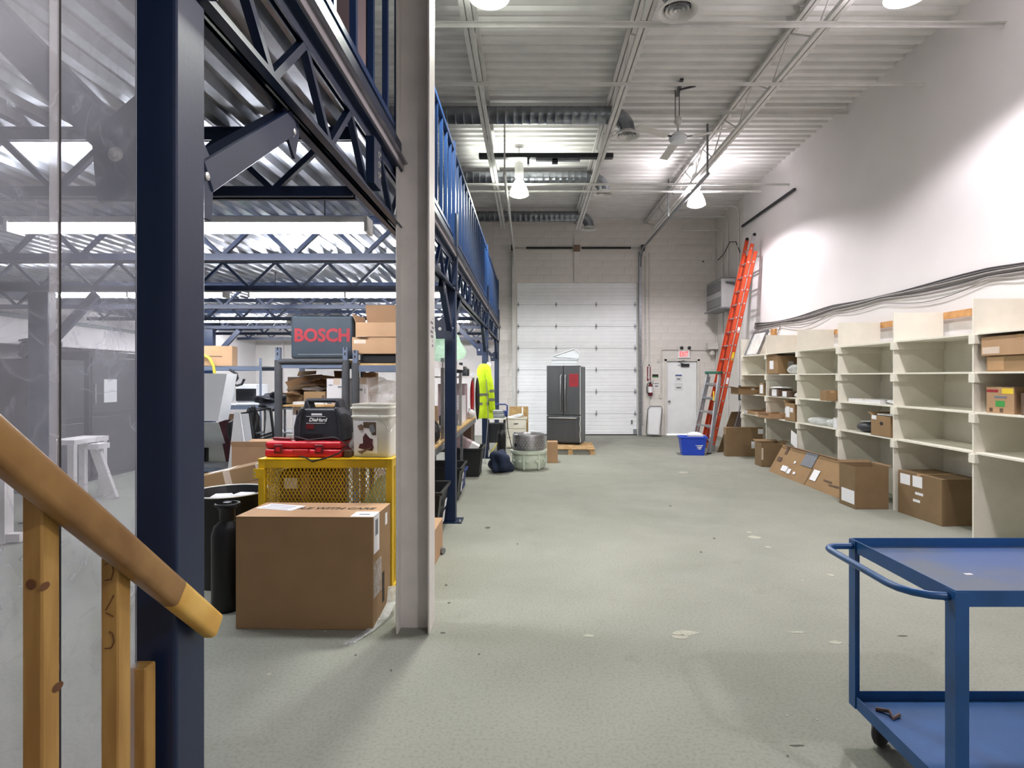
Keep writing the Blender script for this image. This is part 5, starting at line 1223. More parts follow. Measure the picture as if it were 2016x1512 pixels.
# red plastic case
t = thing('tool_case', 'red plastic tool case lying on the yellow cage', 'case', (-1.63, 4.33, YH+0.005), math.radians(-3))
w, d, h = 0.285, 0.15, 0.115
m = MB(); m.box(-w, w, -d, d, 0, 0.062); m.build('lower_shell', 'red_plastic', t, local=True, bevel=0.02, seg=3)
m = MB(); m.box(-w+0.004, w-0.004, -d+0.004, d-0.004, 0.064, h); m.build('upper_shell', 'red_plastic', t, local=True, bevel=0.018, seg=3)
for x in (-0.175, 0.125):
    o = MB().box(x-0.03, x+0.03, -d-0.012, -d+0.002, 0.03, 0.095).build('latch', 'red_dark', t, local=True, bevel=0.004)
    MB().box(x-0.016, x+0.016, -d-0.016, -d-0.0125, 0.045, 0.075).build('latch_tab', 'red_plastic', o, local=True)
MB().tube([(-0.06, -d, 0.05), (-0.06, -d-0.02, 0.055), (0.05, -d-0.02, 0.055), (0.05, -d, 0.05)], 0.008, 8).build('handle', 'red_plastic', t, local=True)
t = thing('jumper_clamp', 'dark red jumper clamp resting on the red case', 'clamp', (-1.8, 4.3, YH+0.122))
m = MB(); m.bar((-1.89, 4.28, YH+0.135), (-1.75, 4.26, YH+0.13), 0.03, 0.022); m.build('grip', 'red_dark', t, bevel=0.006)
MB().bar((-1.75, 4.26, YH+0.132), (-1.70, 4.255, YH+0.128), 0.02, 0.012).build('jaw', 'steel', t)
# black jump starter
BZ = YH + 0.121
t = thing('jump_starter', 'black portable jump starter standing on the red case', 'jump starter', (-1.53, 4.33, BZ), math.radians(-4))
w = 0.185
prof = [(-w, 0.0), (-w, 0.10), (-w+0.015, 0.18), (-w+0.045, 0.235), (w-0.045, 0.235), (w-0.015, 0.18), (w, 0.10), (w, 0.0)]
MB().prism(prof, 'y', -0.09, 0.09).build('body', 'gun_plastic', t, local=True, bevel=0.018, seg=3)
for s in (-1, 1): MB().prism([(s*(w-0.043), 0.22), (s*(w-0.10), 0.22), (s*(w-0.075), 0.30), (s*(w-0.055), 0.295)], 'y', -0.055, 0.055).build('handle_post', 'gun_plastic', t, local=True, bevel=0.008)
MB().box(-w+0.055, w-0.055, -0.05, 0.05, 0.276, 0.306).build('handle_bar', 'gun_plastic', t, local=True, bevel=0.012, seg=2)
for s in (-1, 1): MB().prism([(s*w*0.80, 0.0), (s*(w+0.006), 0.0), (s*(w+0.006), 0.10), (s*(w-0.012), 0.18), (s*(w-0.05), 0.25), (s*(w-0.075), 0.24), (s*w*0.74, 0.17)], 'y', -0.105, 0.1).build('side_guard', 'gun_plastic', t, local=True, bevel=0.01)
MB().box(-0.06, 0.02, -0.0925, -0.0915, 0.185, 0.20).build('badge', 'white_print', t, local=True)
for z in (0.178, 0.128): MB().box(-0.10, 0.045, -0.0925, -0.0915, z-0.002, z+0.001).build('trim_line', 'white_print', t, local=True)
text('DieHard', 0.038, 'white_print', t, Matrix.Translation((-0.012, -0.0925, 0.152)) @ Matrix.Rotation(PI/2, 4, 'X'), bold=0.001, local=True, shear=0.25)
MB().box(-0.10, -0.04, -0.0925, -0.0915, 0.085, 0.12).build('switch_panel', 'red_dark', t, local=True)
o = MB().box(-0.12, 0.03, -0.0935, -0.0915, 0.02, 0.05).build('panel_recess', 'black_plastic', t, local=True)
MB().tube([(-1.72, 4.23, BZ+0.035), (-1.60, 4.19, BZ+0.01), (-1.42, 4.205, BZ+0.03), (-1.30, 4.17, BZ-0.02), (-1.36, 4.14, BZ-0.08), (-1.44, 4.115, YH+0.012), (-1.54, 4.108, YH-0.012), (-1.59, 4.125, YH+0.012), (-1.64, 4.14, YH+0.02)], 0.0055, 6).build('lead', 'black_plastic', t, smooth=True)
# white pail
t = thing('plastic_pail', 'white rectangular plastic pail with a printed picture label', 'pail', (-1.13, 4.33, YH+0.005), math.radians(-8))
def rrect(w, d, r, z, n=5):
    out = []
    for cx, cy, a0 in ((w-r, d-r, 0), (-(w-r), d-r, PI/2), (-(w-r), -(d-r), PI), (w-r, -(d-r), 1.5*PI)):
        for k in range(n+1): a = a0+k*PI/2/n; out.append((cx+r*math.cos(a), cy+r*math.sin(a), z))
    return out
def loft(rings, capb=True, capt=True):
    m = MB(); n = len(rings[0]); vs = [v for r in rings for v in r]
    fs = [(i*n+k, i*n+(k+1) % n, (i+1)*n+(k+1) % n, (i+1)*n+k) for i in range(len(rings)-1) for k in range(n)]
    if capb: fs.append(tuple(range(n)))
    if capt: fs.append(tuple((len(rings)-1)*n+k for k in range(n)))
    return m.add(vs, fs)
ph = 0.385
loft([rrect(0.135, 0.125, 0.03, 0), rrect(0.148, 0.138, 0.03, ph-0.10), rrect(0.156, 0.146, 0.03, ph-0.095), rrect(0.156, 0.146, 0.03, ph-0.085), rrect(0.15, 0.14, 0.03, ph-0.08), rrect(0.152, 0.142, 0.03, ph-0.035), rrect(0.160, 0.150, 0.03, ph-0.033), rrect(0.160, 0.150, 0.03, ph-0.022), rrect(0.152, 0.142, 0.03, ph-0.02), rrect(0.155, 0.145, 0.03, ph), rrect(0.147, 0.137, 0.028, ph), rrect(0.14, 0.13, 0.028, 0.01)], True, True).build('body', 'pail', t, local=True, smooth=True)
MB().box(-0.115, 0.055, -0.149, -0.1385, 0.04, 0.27, Matrix.Rotation(math.radians(2.6), 4, 'X')).build('label', 'label_paper', t, local=True)
R_ = Matrix.Rotation(math.radians(2.6), 4, 'X')
MB().prism([(-0.05, 0.155), (-0.03, 0.185), (0.0, 0.15), (0.025, 0.14), (0.02, 0.115), (0.03, 0.08), (0.02, 0.055), (-0.02, 0.06), (-0.085, 0.075), (-0.075, 0.105), (-0.05, 0.11)], 'y', -0.151, -0.1492, R_).build('label_picture', 'maroon', t, local=True)
MB().prism([(-0.045, 0.265), (0.05, 0.265), (0.05, 0.17), (0.02, 0.17), (0.0, 0.22), (-0.045, 0.225)], 'y', -0.151, -0.1492, R_).build('label_picture', 'brown_box', t, local=True)
MB().prism([(-0.09, 0.235), (-0.06, 0.25), (-0.04, 0.235), (-0.05, 0.205), (-0.075, 0.205)], 'y', -0.152, -0.1512, R_).build('label_picture', 'rust', t, local=True)
MB().prism([(-0.095, 0.05), (-0.06, 0.058), (-0.02, 0.07), (0.02, 0.085), (-0.02, 0.058), (-0.05, 0.04), (-0.06, 0.03)], 'y', -0.152, -0.1512, R_).build('label_picture', 'rust', t, local=True)
MB().prism([(0.0, 0.24), (0.03, 0.25), (0.045, 0.2), (0.02, 0.18), (0.005, 0.2)], 'y', -0.152, -0.1512, R_).build('label_picture', 'grey_print', t, local=True)
MB().tube([(0.158, 0.0, ph-0.05), (0.165, -0.06, ph-0.12), (0.155, -0.152, ph-0.20), (0.06, -0.158, ph-0.06)], 0.003, 6).build('bail', 'zinc', t, local=True)
tag(MB().blob((-1.30, 4.42, YH+0.09), (0.05, 0.12, 0.085), 0.35, 61, 3, -0.082, fold=7).build('plastic_wrap', 'white_bag', smooth=True), 'crinkled plastic wrap stuffed between the jump starter and the pail', 'wrap')
tag(MB().box(-1.345, -1.295, 4.19, 4.26, YH+0.005, YH+0.055).build('dark_block', 'brown_box', bevel=0.006), 'small dark block beside the pail on the yellow cage', 'block')

# black gas cylinder and black bin
gas_cyl('black gas cylinder standing just left of the large carton', AX(440, 3.95), 4.0, 0.10, 0.735)
bxx, byy = -2.36, 4.56
t = thing('round_bin', 'round black bin with a pale rim left of the yellow cage', 'bin', (bxx, byy, 0))
MB().lathe([(0.001, 0), (0.235, 0), (0.28, 0.68), (0.285, 0.70), (0.272, 0.70), (0.262, 0.66), (0.25, 0.60), (0.001, 0.60)], (bxx, byy, 0), 32, caps=False).build('body', 'black_plastic', t, smooth=True)
MB().tube(arc((bxx, byy, 0.702), 0.28, 0, 2*PI, 32, 'xy'), 0.007, 6).build('rim', 'pail', t, smooth=True)
for i, (dx, dy, a) in enumerate(((-0.05, -0.02, 0.2), (0.07, 0.03, -0.1))):
    tag(MB().box(-0.07, 0.07, -0.07, 0.07, 0, 0.095, Matrix.Translation((bxx+0.06+dx*1.2, byy-0.10+dy, 0.601)) @ Matrix.Rotation(a, 4, 'Z')).build('foam_block', 'paper', bevel=0.012), ['left white foam piece in the round black bin', 'right white foam piece in the round black bin'][i], 'foam')
# clear film strip curling off the large carton
m = MB(); pts = [(-0.94, 3.98, 0.16), (-0.93, 3.9, 0.08), (-0.95, 3.78, 0.03), (-1.0, 3.62, 0.012), (-1.08, 3.45, 0.006)]
for a, c in zip(pts[:-1], pts[1:]): m.sheet((a[0]-0.03, a[1], a[2]), (a[0]+0.03, a[1]+0.02, a[2]), (c[0]+0.03, c[1]+0.02, c[2]), (c[0]-0.03, c[1], c[2]), 0.0015)
tag(m.build('plastic_film', 'thin_film'), 'strip of clear plastic film on the floor by the column base', 'film')
cbox('low brown carton hidden behind the white column base', -1.2, -0.80, 4.78, 5.35, 0, 0.30, 0, 'card_light')
t = thing('floor_fitting', 'small steel fitting on the floor right of the column', 'fitting', (AX(867, 5.2), 5.24, 0))
MB().cyl((AX(866, 5.2), 5.24, 0.03), (AX(873, 5.2), 5.22, 0.03), 0.028, 12).build('barrel', 'galv_dark', t)
MB().cyl((AX(862, 5.2), 5.24, 0.045), (AX(866, 5.2), 5.24, 0.045), 0.016, 10).build('stub', 'zinc', t)

# ------------------------------------------------------------------ steel racks with padded uprights
def rack(lab, x0, x1, y0, y1, ztop, shelves, front_foam=True):
    t = thing('storage_rack', lab, 'rack', ((x0+x1)/2, (y0+y1)/2, 0), group='grey storage racks behind the cage')
    for x in (x0, x1):
        for y in (y0, y1):
            o = MB().box(x-0.02, x+0.02, y-0.02, y+0.02, 0, ztop+0.10).build('upright', 'rack_blue', t)
            if y == y0:
                MB().cyl((x, y, 0.9), (x, y, ztop-0.01), 0.033, 14).build('foam_sleeve', 'foam_grey', o, smooth=True)
                for k in range(2): MB().box(x-0.006, x+0.006, y-0.0215, y-0.0205, ztop+0.03+0.045*k, ztop+0.055+0.045*k).build('slot', 'black_print', o)
    for z in shelves:
        for y in (y0, y1): MB().box(x0+0.02, x1-0.02, y-0.012, y+0.012, z-0.085, z-0.03).build('beam', 'rack_blue', t)
        MB().box(x0+0.02, x1-0.02, y0+0.013, y1-0.013, z-0.03, z-0.012).build('shelf_board', 'plywood', t)
    return t
R1 = rack('grey rack with foam padded uprights carrying the dark green case', -2.165, -1.585, 5.0, 5.52, 1.755, (1.76, 1.05, 0.3))
MB().box(-2.14, -1.61, 5.02, 5.50, 1.342, 1.358).build('shelf_board', 'plywood', R1)
MB().cyl((-2.15, 4.985, 1.735), (-1.60, 4.985, 1.735), 0.022, 12).build('foam_bar', 'foam_grey', R1, smooth=True)
R2 = rack('grey rack with foam padded uprights carrying the open cartons', -1.50, -0.99, 5.0, 5.52, 1.73, (1.73, 1.37, 1.05, 0.3))
# dark green case
t = thing('power_tool_case', 'dark grey green tool case with red lettering standing on the rack', 'case', (-1.815, 5.12, 1.76))
MB().box(-2.085, -1.545, 5.06, 5.125, 1.76, 2.135).build('front_shell', 'teal_case', t, bevel=0.02, seg=3)
MB().box(-2.085, -1.545, 5.127, 5.19, 1.76, 2.13).build('back_shell', 'teal_case', t, bevel=0.02, seg=3)
text('BOSCH', 0.155, 'red_print', t, face_cam(-1.81, 5.0588, AZ(661, 5.05)), bold=0.006, sx=0.97)
MB().box(-1.97, -1.86, 5.08, 5.17, 2.136, 2.15).build('latch', 'gun_plastic', t, bevel=0.004)
MB().box(-1.76, -1.66, 5.08, 5.17, 2.136, 2.15).build('latch', 'gun_plastic', t, bevel=0.004)
MB().box(-2.02, -1.60, 5.0585, 5.0600, 1.795, 1.80).build('molded_line', 'grey_panel', t)
# cartons on rack two
cbox('lower tan carton on the right rack with a white label strip', -1.54, -1.0, 5.03, 5.42, 1.80, 1.945, 0, 'card_light', [('f', 0.03, 0.22, 0.62, 0.85, 'tape_white'), ('f', 0.95, 1.0, 0.4, 0.5, W)], tape='x')
cbox('open tan carton on top of the lower tan carton', -1.515, -0.98, 5.05, 5.42, 1.947, 2.075, 0, 'card_light', openf=[('+y', 1.9, 0.2), ('-x', 1.2, 0.08)])
tag(MB().box(-1.46, -1.03, 5.06, 5.4, 1.7185, 1.799).build('dark_tray', 'black_plastic', bevel=0.006), 'dark tray under the tan cartons on the right rack', 'tray')
tag(MB().sheet((-1.5, 5.0, 1.9465), (-1.40, 5.0, 1.9465), (-1.42, 5.06, 1.95), (-1.49, 5.06, 1.95), 0.001).build('paper_slip', 'paper'), 'paper slip sticking out between the tan cartons', 'paper')
# flattened cardboard heap on rack one
heap = [([(561, 752), (603, 739), (610, 748), (569, 764)], 'card_light', 'long tan cardboard flap slanting at the left of the heap on the rack'), ([(565, 773), (578, 765), (594, 771), (579, 782)], 'card_light', 'small diamond shaped cardboard flap low in the heap on the rack'),
        ([(585, 740), (588, 731), (623, 730), (622, 736)], 'card', 'topmost cardboard piece of the heap on the rack'), ([(611, 749), (603, 739), (635, 737), (630, 746)], 'card', 'brown cardboard piece in the middle of the heap on the rack'),
        ([(603, 760), (604, 755), (621, 751), (622, 758)], 'card_light', 'small tan cardboard scrap in the middle of the heap on the rack'), ([(620, 758), (620, 748), (642, 748), (642, 758)], 'card', 'cardboard piece just left of the white printed carton on the rack'),
        ([(633, 745), (633, 738), (665, 742), (654, 747)], 'card_light', 'curved cardboard piece above the white printed carton on the rack'), ([(659, 744), (657, 730), (679, 730), (678, 743)], 'card_dark', 'dark cardboard piece beside the right padded upright'),
        ([(563, 768), (575, 757), (612, 754), (604, 766)], 'card_dark', 'dark cardboard piece under the long tan flap on the rack')]
for i, (qd, mm, lab) in enumerate(heap):
    y = 5.16 + 0.012*i; P = []
    for j, (px, py) in enumerate(qd):
        dd = y + (0.0 if j in (0, 3) else 0.13); P.append((AX(px, dd), dd, AZ(py, dd)))
    tag(MB().sheet(*P, 0.004).build('cardboard_piece', mm), lab, 'cardboard', 'cardboard heap on the rack')
cbox('dark brown box added behind the cardboard heap for the shadow between its pieces', AX(566, 5.37), AX(680, 5.37), 5.37, 5.49, 1.359, 1.60, 0, 'brown_box')  # dark box added in place of the shadow between the heap pieces
cbox('flat brown carton under the cardboard heap on the rack', AX(598, 5.12), AX(640, 5.12), 5.12, 5.40, 1.359, AZ(771, 5.12), 0, 'card', [('f', 0.85, 0.97, 0.4, 0.7, 'brown_box')], tape='x')
cbox('white printed carton on the padded rack next to the cardboard heap', AX(643, 5.08), AX(683, 5.08), 5.08, 5.40, 1.359, AZ(745, 5.08), 0, 'card_white', [('f', 0.1, 0.3, 0.72, 0.76, 'grey_print'), ('f', 0.55, 0.75, 0.64, 0.70, 'grey_print'), ('f', 0.35, 0.72, 0.0, 0.12, 'mauve_card')], tapem='tape_white')
cbox('small tan carton with dark contents at the left of the padded rack', AX(564, 5.2), AX(594, 5.2), 5.2, 5.45, 1.359, 1.44, 0, 'card', openf=[('-y', 0.2, 0.1), ('+y', 0.9, 0.1)])
tag(MB().blob((AX(625, 5.3), 5.30, 1.49), (0.10, 0.1, 0.03), 0.3, 71, 3, fold=6).build('white_wrap', 'paper', smooth=True), 'bunched white wrap on the flat carton of the padded rack', 'wrap')
for i, (pl, pr, pt) in enumerate(((576, 638, 791), (640, 681, 792))):
    cbox(['white carton left behind the jump starter on the rack', 'white carton right behind the jump starter on the rack'][i], AX(pl, 5.08), AX(pr, 5.08), 5.08, 5.42, 1.039, AZ(pt, 5.08), 0, 'card_white', [('f', 0.12, 0.16, 0.55, 0.78, 'black_print'), ('f', 0.12, 0.16, 0.05, 0.25, 'black_print')], tapem='tape_white')
# rack two contents
cbox('grey white carton behind the right foam padded upright', AX(704, 5.1), AX(724, 5.1), 5.1, 5.4, 1.359, AZ(743, 5.1), 0, 'card_white', [('f', 0.1, 0.5, 0.5, 0.58, 'grey_print'), ('f', 0.7, 0.75, 0.4, 0.6, 'black_print')], tapem='tape_white')
tag(MB().blob((AX(752, 5.25), 5.25, 1.46), (0.14, 0.14, 0.13), 0.28, 81, 4, -0.10, fold=6).build('plastic_bag', 'thin_film', smooth=True), 'clear plastic bag on the right rack behind the pail', 'bag')
cbox('pale wood coloured carton deep on the right rack under the beam', AX(716, 5.45), AX(742, 5.45), 5.42, 5.50, 1.45, 1.64, 0, 'card_light')
tag(MB().box(-1.46, -1.02, 5.1, 5.48, 1.039, 1.30).build('grey_carton', 'grey_panel', bevel=0.006), 'pale grey bin on the right rack above the pail', 'bin')

# ------------------------------------------------------------------ back left: grey rack with carton, microwave, panels
x0, x1, y0, y1 = -5.2, AX(513, 8.0), 8.0, 8.55
t = thing('storage_rack', 'low grey rack by the white wall carrying one small carton', 'rack', ((x0+x1)/2, (y0+y1)/2, 0))
for x in (x0, x1):
    for y in (y0, y1): MB().box(x-0.012, x+0.012, y-0.012, y+0.012, 0, 1.86 if x == x1 else 1.8).build('upright', 'rack_blue', t)
for z in (1.75, 1.21, 0.35):
    MB().box(x0, x1, y0, y1, z-0.008, z).build('shelf_board', 'galv_dark', t)
    for y in (y0, y1): MB().box(x0+0.012, x1-0.012, y-0.008, y+0.008, z-0.06, z-0.009).build('beam', 'rack_blue', t)
cbox('small tan carton on top of the low grey rack', AX(391, 8.05), AX(451, 8.05), 8.02, 8.32, 1.751, AZ(681, 8.05), math.radians(14), 'card_light', [('f', 0.3, 0.7, 0.45, 0.5, 'brown_box')])
t = thing('microwave', 'white microwave oven with a dark window on the low grey rack', 'microwave', (AX(484, 8.05), 8.25, 1.211))
mx0, mx1, mz1 = AX(463, 8.05), AX(504, 8.05), 1.211+0.285
MB().box(mx0, mx1, 8.07, 8.42, 1.211, mz1).build('cabinet', 'appl_white', t, bevel=0.005)
o = MB().box(mx0+0.005, mx1-0.005, 8.055, 8.069, 1.265, mz1-0.06).build('door', 'dark_metal', t, bevel=0.003)
MB().box(mx0+0.03, mx1-0.05, 8.052, 8.0545, 1.285, mz1-0.08).build('window', 'black_plastic', o)
MB().cyl((mx1-0.015, 8.055, 1.34), (mx1-0.015, 8.035, 1.34), 0.018, 10).build('dial', 'dark_metal', t)
tag(MB().blob((AX(440, 8.2), 8.22, 1.35), (0.13, 0.15, 0.18), 0.2, 91, 3, -0.138, fold=5).build('wrapped_bundle', 'white_bag', smooth=True), 'white plastic wrapped bundle left of the microwave', 'bundle')
tag(MB().tube([(AX(452, 7.97), 7.97, 1.70), (AX(466, 7.97), 7.97, 1.64), (AX(468, 7.97), 7.97, 1.58), (AX(460, 7.97), 7.97, 1.51), (AX(466, 7.97), 7.97, 1.48), (AX(476, 7.97), 7.97, 1.50), (AX(481, 7.97), 7.97, 1.57)], 0.018, 8).build('hose_coil', 'dark_metal', smooth=True), 'dark hose hooked under the top of the low grey rack', 'hose')
tag(MB().tube([(AX(400, 7.95), 7.95, 1.90), (AX(412, 7.95), 7.95, 1.86), (AX(420, 7.95), 7.95, 1.76), (AX(424, 7.95), 7.95, 1.60), (AX(420, 7.95), 7.95, 1.50)], 0.02, 8).build('yellow_cable', 'cable_yellow', smooth=True), 'coiled yellow extension cord hanging at the left of the low grey rack', 'cord')
# white sheet metal panels
def panel(lab, pts, d, th, mm, nm='sheet_metal_blank', dy=0.0, side=None):
    P = [Vector((AX(px, d+k), d+k, AZ(py, d+k))) for px, py, k in pts]
    m = MB(); n = len(P); off = Vector((0, th, 0))
    m.add(P + [p+off for p in P], [tuple(range(n)), tuple(range(n, 2*n))] + [(i, (i+1) % n, n+(i+1) % n, n+i) for i in range(n)])
    return tag(m.build(nm, mm), lab, 'panel', 'white appliance panels')
panel('white sheet metal panel upright above the tapered one', [(385, 735, 0), (447, 736, 0), (429, 829, 0), (385, 829, 0)], 7.2, 0.25, 'appl_white')
panel('white tapered sheet metal panel standing on the floor', [(385, 832, 0), (428, 832, 0), (455, 914, 2.6), (385, 913, 2.6)], 7.6, 0.03, 'appl_white')
t = thing('dark_carcass', 'dark open appliance carcass behind the tapered white panel', 'carcass', (AX(440, 8.6), 8.7, 0))
MB().prism([(AX(428, 8.7), AZ(832, 8.7)), (AX(475, 8.7), AZ(815, 8.7)), (AX(462, 8.7), 0.0), (AX(452, 8.7), 0)], 'y', 8.72, 8.98).build('shell', 'maroon', t)
MB().box(AX(440, 8.7), AX(470, 8.7), 8.70, 8.719, AZ(826, 8.7), AZ(815, 8.7)).build('top_strip', 'card_light', t)
t = thing('panel_stand', 'white tapered panel stand with a grey bar frame behind the red case', 'stand', (AX(500, 7.0), 7.2, 0))
d = 7.0
def tp(px, py, k=0): return Vector((AX(px, d+k), d+k, AZ(py, d+k)))
def tpanel(p, mm, th=0.02, nm='side_panel'):
    m = MB(); n = len(p); off = Vector((0, th, 0)); m.add(p + [q+off for q in p], [tuple(range(n)), tuple(range(n, 2*n))] + [(i, (i+1) % n, n+(i+1) % n, n+i) for i in range(n)]); m.build(nm, mm, t)
zf = 742 + 1824/7.0
tpanel([tp(461, 812), tp(472, 812), tp(500, zf), tp(440, zf)], 'appl_white')
tpanel([tp(474, 815, .1), tp(489, 814, .1), tp(515, 1000, .1), tp(500, 1000, .1)], 'appl_white')
tpanel([tp(526, 808, .2), tp(533, 806, .2), tp(552, 990, .2), tp(508, 990, .2)], 'appl_white')
for a, c in (((472, 812), (500, 1000)), ((490, 812), (520, 1000)), ((533, 806), (556, 1000))): MB().bar(tp(*a, .12), tp(*c, .12), 0.025, 0.03).build('leg', 'dark_metal', t)
for a, c in (((470, 815), (534, 804)), ((486, 868), (540, 850)), ((486, 872), (540, 858))): MB().bar(tp(*a, .16), tp(*c, .16), 0.02, 0.02).build('bar', 'dark_metal', t)
tag(MB().blob((AX(508, 7.9), 7.55, 0.75), (0.16, 0.15, 0.45), 0.4, 95, 4, fold=9).build('cable_tangle', 'black_plastic'), 'tangle of dark hoses behind the panel stand', 'hoses')
tag(MB().blob((AX(545, 7.7), 7.7, 1.28), (0.24, 0.2, 0.10), 0.45, 96, 4, fold=9).build('parts_heap', 'gun_plastic'), 'heap of dark machine parts left of the padded rack', 'parts')
t = thing('wire_rack', 'light wire shelf behind the padded upright', 'rack', (AX(545, 7.7), 7.7, 0))
for k in range(4): MB().box(AX(520, 7.7), AX(590, 7.7), 7.45, 7.95, 0.25+0.31*k, 0.265+0.31*k).build('shelf', 'galv_dark', t)
for px in (521, 560, 589): MB().box(AX(px, 7.6)-0.012, AX(px, 7.6)+0.012, 7.60, 7.624, 0, 1.2).build('upright', 'galv_dark', t)
cbox('tan carton behind the red case on the floor', AX(456, 6.2), AX(530, 6.2), 6.2, 6.55, 0, AZ(879, 6.2), 0, 'card_light', openf=[('-y', 1.2, 0.06), ('+y', 0.3, 0.1)])
# long taped carton lying tilted across another
cbox('dark mauve carton under the long taped carton', -2.95, -2.42, 5.42, 5.85, 0, 0.52, 0, 'mauve_card', [('f', 0.1, 0.5, 0.7, 0.95, 'tape_white')])
t = thing('long_carton', 'long brown taped carton lying tilted left of the yellow cage', 'box', (-2.8, 5.45, 0.55))
pA, pB = Vector((-3.45, 5.45, 0.515)), Vector((-2.45, 5.62, 0.735))
o_, xx, yy, zz = frame(pA, pB); L = (pB-pA).length
MB().bar(pA, pB, 0.30, 0.15).build('body', 'card', t, bevel=0.004)
for f in (0.22, 0.58, 0.86):
    c = pA + (pB-pA)*f; MB().bar(c, c + (pB-pA).normalized()*0.06, 0.302, 0.152).build('tape', 'tape_white', t)
c = pA + (pB-pA)*0.42 + yy*0.0757; MB().bar(c, c+(pB-pA).normalized()*0.2, 0.12, 0.001).build('shipping_label', 'label_paper', t)
# cord on the floor
tag(MB().tube([(AX(405, 9.5), 9.5, 0.02), (AX(418, 9.5), 9.5, 0.10), (AX(424, 9.5), 9.45, 0.05), (AX(412, 9.5), 9.4, 0.012), (AX(395, 9.5), 9.3, 0.012)], 0.012, 6).build('red_cable', 'red_cloth'), 'small red cord loop on the floor near the tapered panel', 'cord')
tag(MB().tube([(AX(402, 9.0), 9.0, 0.02), (AX(402, 9.0), 9.0, 0.85), (AX(406, 9.0), 9.0, 0.88), (AX(408, 9.0), 9.0, 0.85), (AX(408, 9.0), 9.0, 0.02)], 0.022, 8).build('bent_pipe', 'black_metal', smooth=True), 'bent black pipe standing right behind the foreground post', 'pipe')
# wall conduit & bracket in the back corner
conduit([(AX(555, 15.8), YB-0.03, 2.9), (AX(555, 15.8), YB-0.03, 1.2)], 0.03, 'white pipe on the end wall left of the case', 'wall_white', 'end wall pipes')

# ------------------------------------------------------------------ seen through the plastic sheet, along the left wall
for i, (ya, yb, zt, lab) in enumerate(((7.9, 8.75, 1.85, 'dark appliance by the left wall, leftmost behind the plastic sheet'), (8.85, 9.9, 2.0, 'dark appliance with a taped paper behind the plastic sheet'), (10.0, 11.2, 1.55, 'dark appliance by the left wall nearest the foreground post'))):
    t = thing('dark_appliance', lab, 'appliance', (-7.05, (ya+yb)/2, 0), group='dark appliances along the left wall')
    MB().box(-7.40, -6.72, ya, yb, 0.05, zt).build('cabinet', 'black_metal', t, bevel=0.01)
    for k in range(2):
        o = MB().box(-6.716, -6.70, ya+0.03, yb-0.03, 0.10+k*zt*0.47, 0.06+(k+1)*zt*0.46).build('door', 'dark_metal', t, bevel=0.004)
        MB().bar((-6.685, ya+0.07, 0.25+k*zt*0.47), (-6.685, ya+0.07, 0.55+k*zt*0.47), 0.02, 0.02).build('handle', 'steel', o)
    MB().box(-7.38, -6.74, ya+0.02, yb-0.02, 0, 0.05).build('plinth', 'black_plastic', t)
    if i != 1: tag(MB().blob((-7.05, (ya+yb)/2, zt+0.16), (0.25, 0.3, 0.16), 0.35, 50+i, 3, -0.158, fold=6).build('equipment_heap', 'dark_metal'), ['heap of dark equipment on the leftmost dark appliance', '', 'heap of dark equipment on the dark appliance nearest the post'][i], 'equipment')
tag(MB().box(-6.699, -6.694, 9.12, 9.40, AZ(795, 8.7), AZ(747, 8.7)).build('taped_paper', 'paper'), 'white paper taped on the dark appliance behind the plastic sheet', 'paper')
tag(MB().box(XL+0.001, XL+0.35, 7.4, 12.0, 2.06, 2.10).build('wall_ledge', 'wall_white'), 'white ledge along the left wall above the dark appliances', 'ledge')
tag(MB().tube([(XL+0.03, 7.0, 2.52), (XL+0.03, 12.5, 2.42)], 0.03, 8).build('wall_pipe', 'grey_panel'), 'grey pipe along the left wall below the deck', 'pipe')
t = thing('white_bench', 'white painted open bench frame behind the plastic sheet', 'frame', (-5.6, 7.6, 0))
bx0, bx1 = AX(118, 7.5), AX(170, 7.5)
MB().box(bx0, bx1, 7.3, 7.9, 0.74, 0.80).build('top', 'wall_white', t)
for x in (bx0+0.03, bx1-0.05):
    for y in (7.32, 7.84): MB().box(x-0.03, x+0.05, y-0.03, y+0.03, 0, 0.74).build('leg', 'wall_white', t)
MB().bar((bx1+0.02, 7.6, 0.72), (bx1+0.28, 7.6, 0.0), 0.05, 0.12).build('brace', 'wall_white', t)
MB().box(bx1+0.02, bx1+0.16, 7.5, 7.7, 0.66, 0.73).build('bracket', 'wall_white', t)
t = thing('white_trestle', 'white painted trestle at the left edge behind the handrail', 'trestle', (-5.0, 5.7, 0))
MB().box(AX(2, 5.6), AX(18, 5.6), 5.55, 5.65, 0, 0.86).build('leg', 'wall_white', t)
MB().box(AX(-60, 5.6), AX(18, 5.6), 5.53, 5.67, 0.86, 0.93).build('beam', 'wall_white', t)
MB().bar((AX(-60, 5.6), 5.6, 0.05), (AX(45, 5.6), 5.6, 0.05), 0.08, 0.08).build('foot', 'wall_white', t)

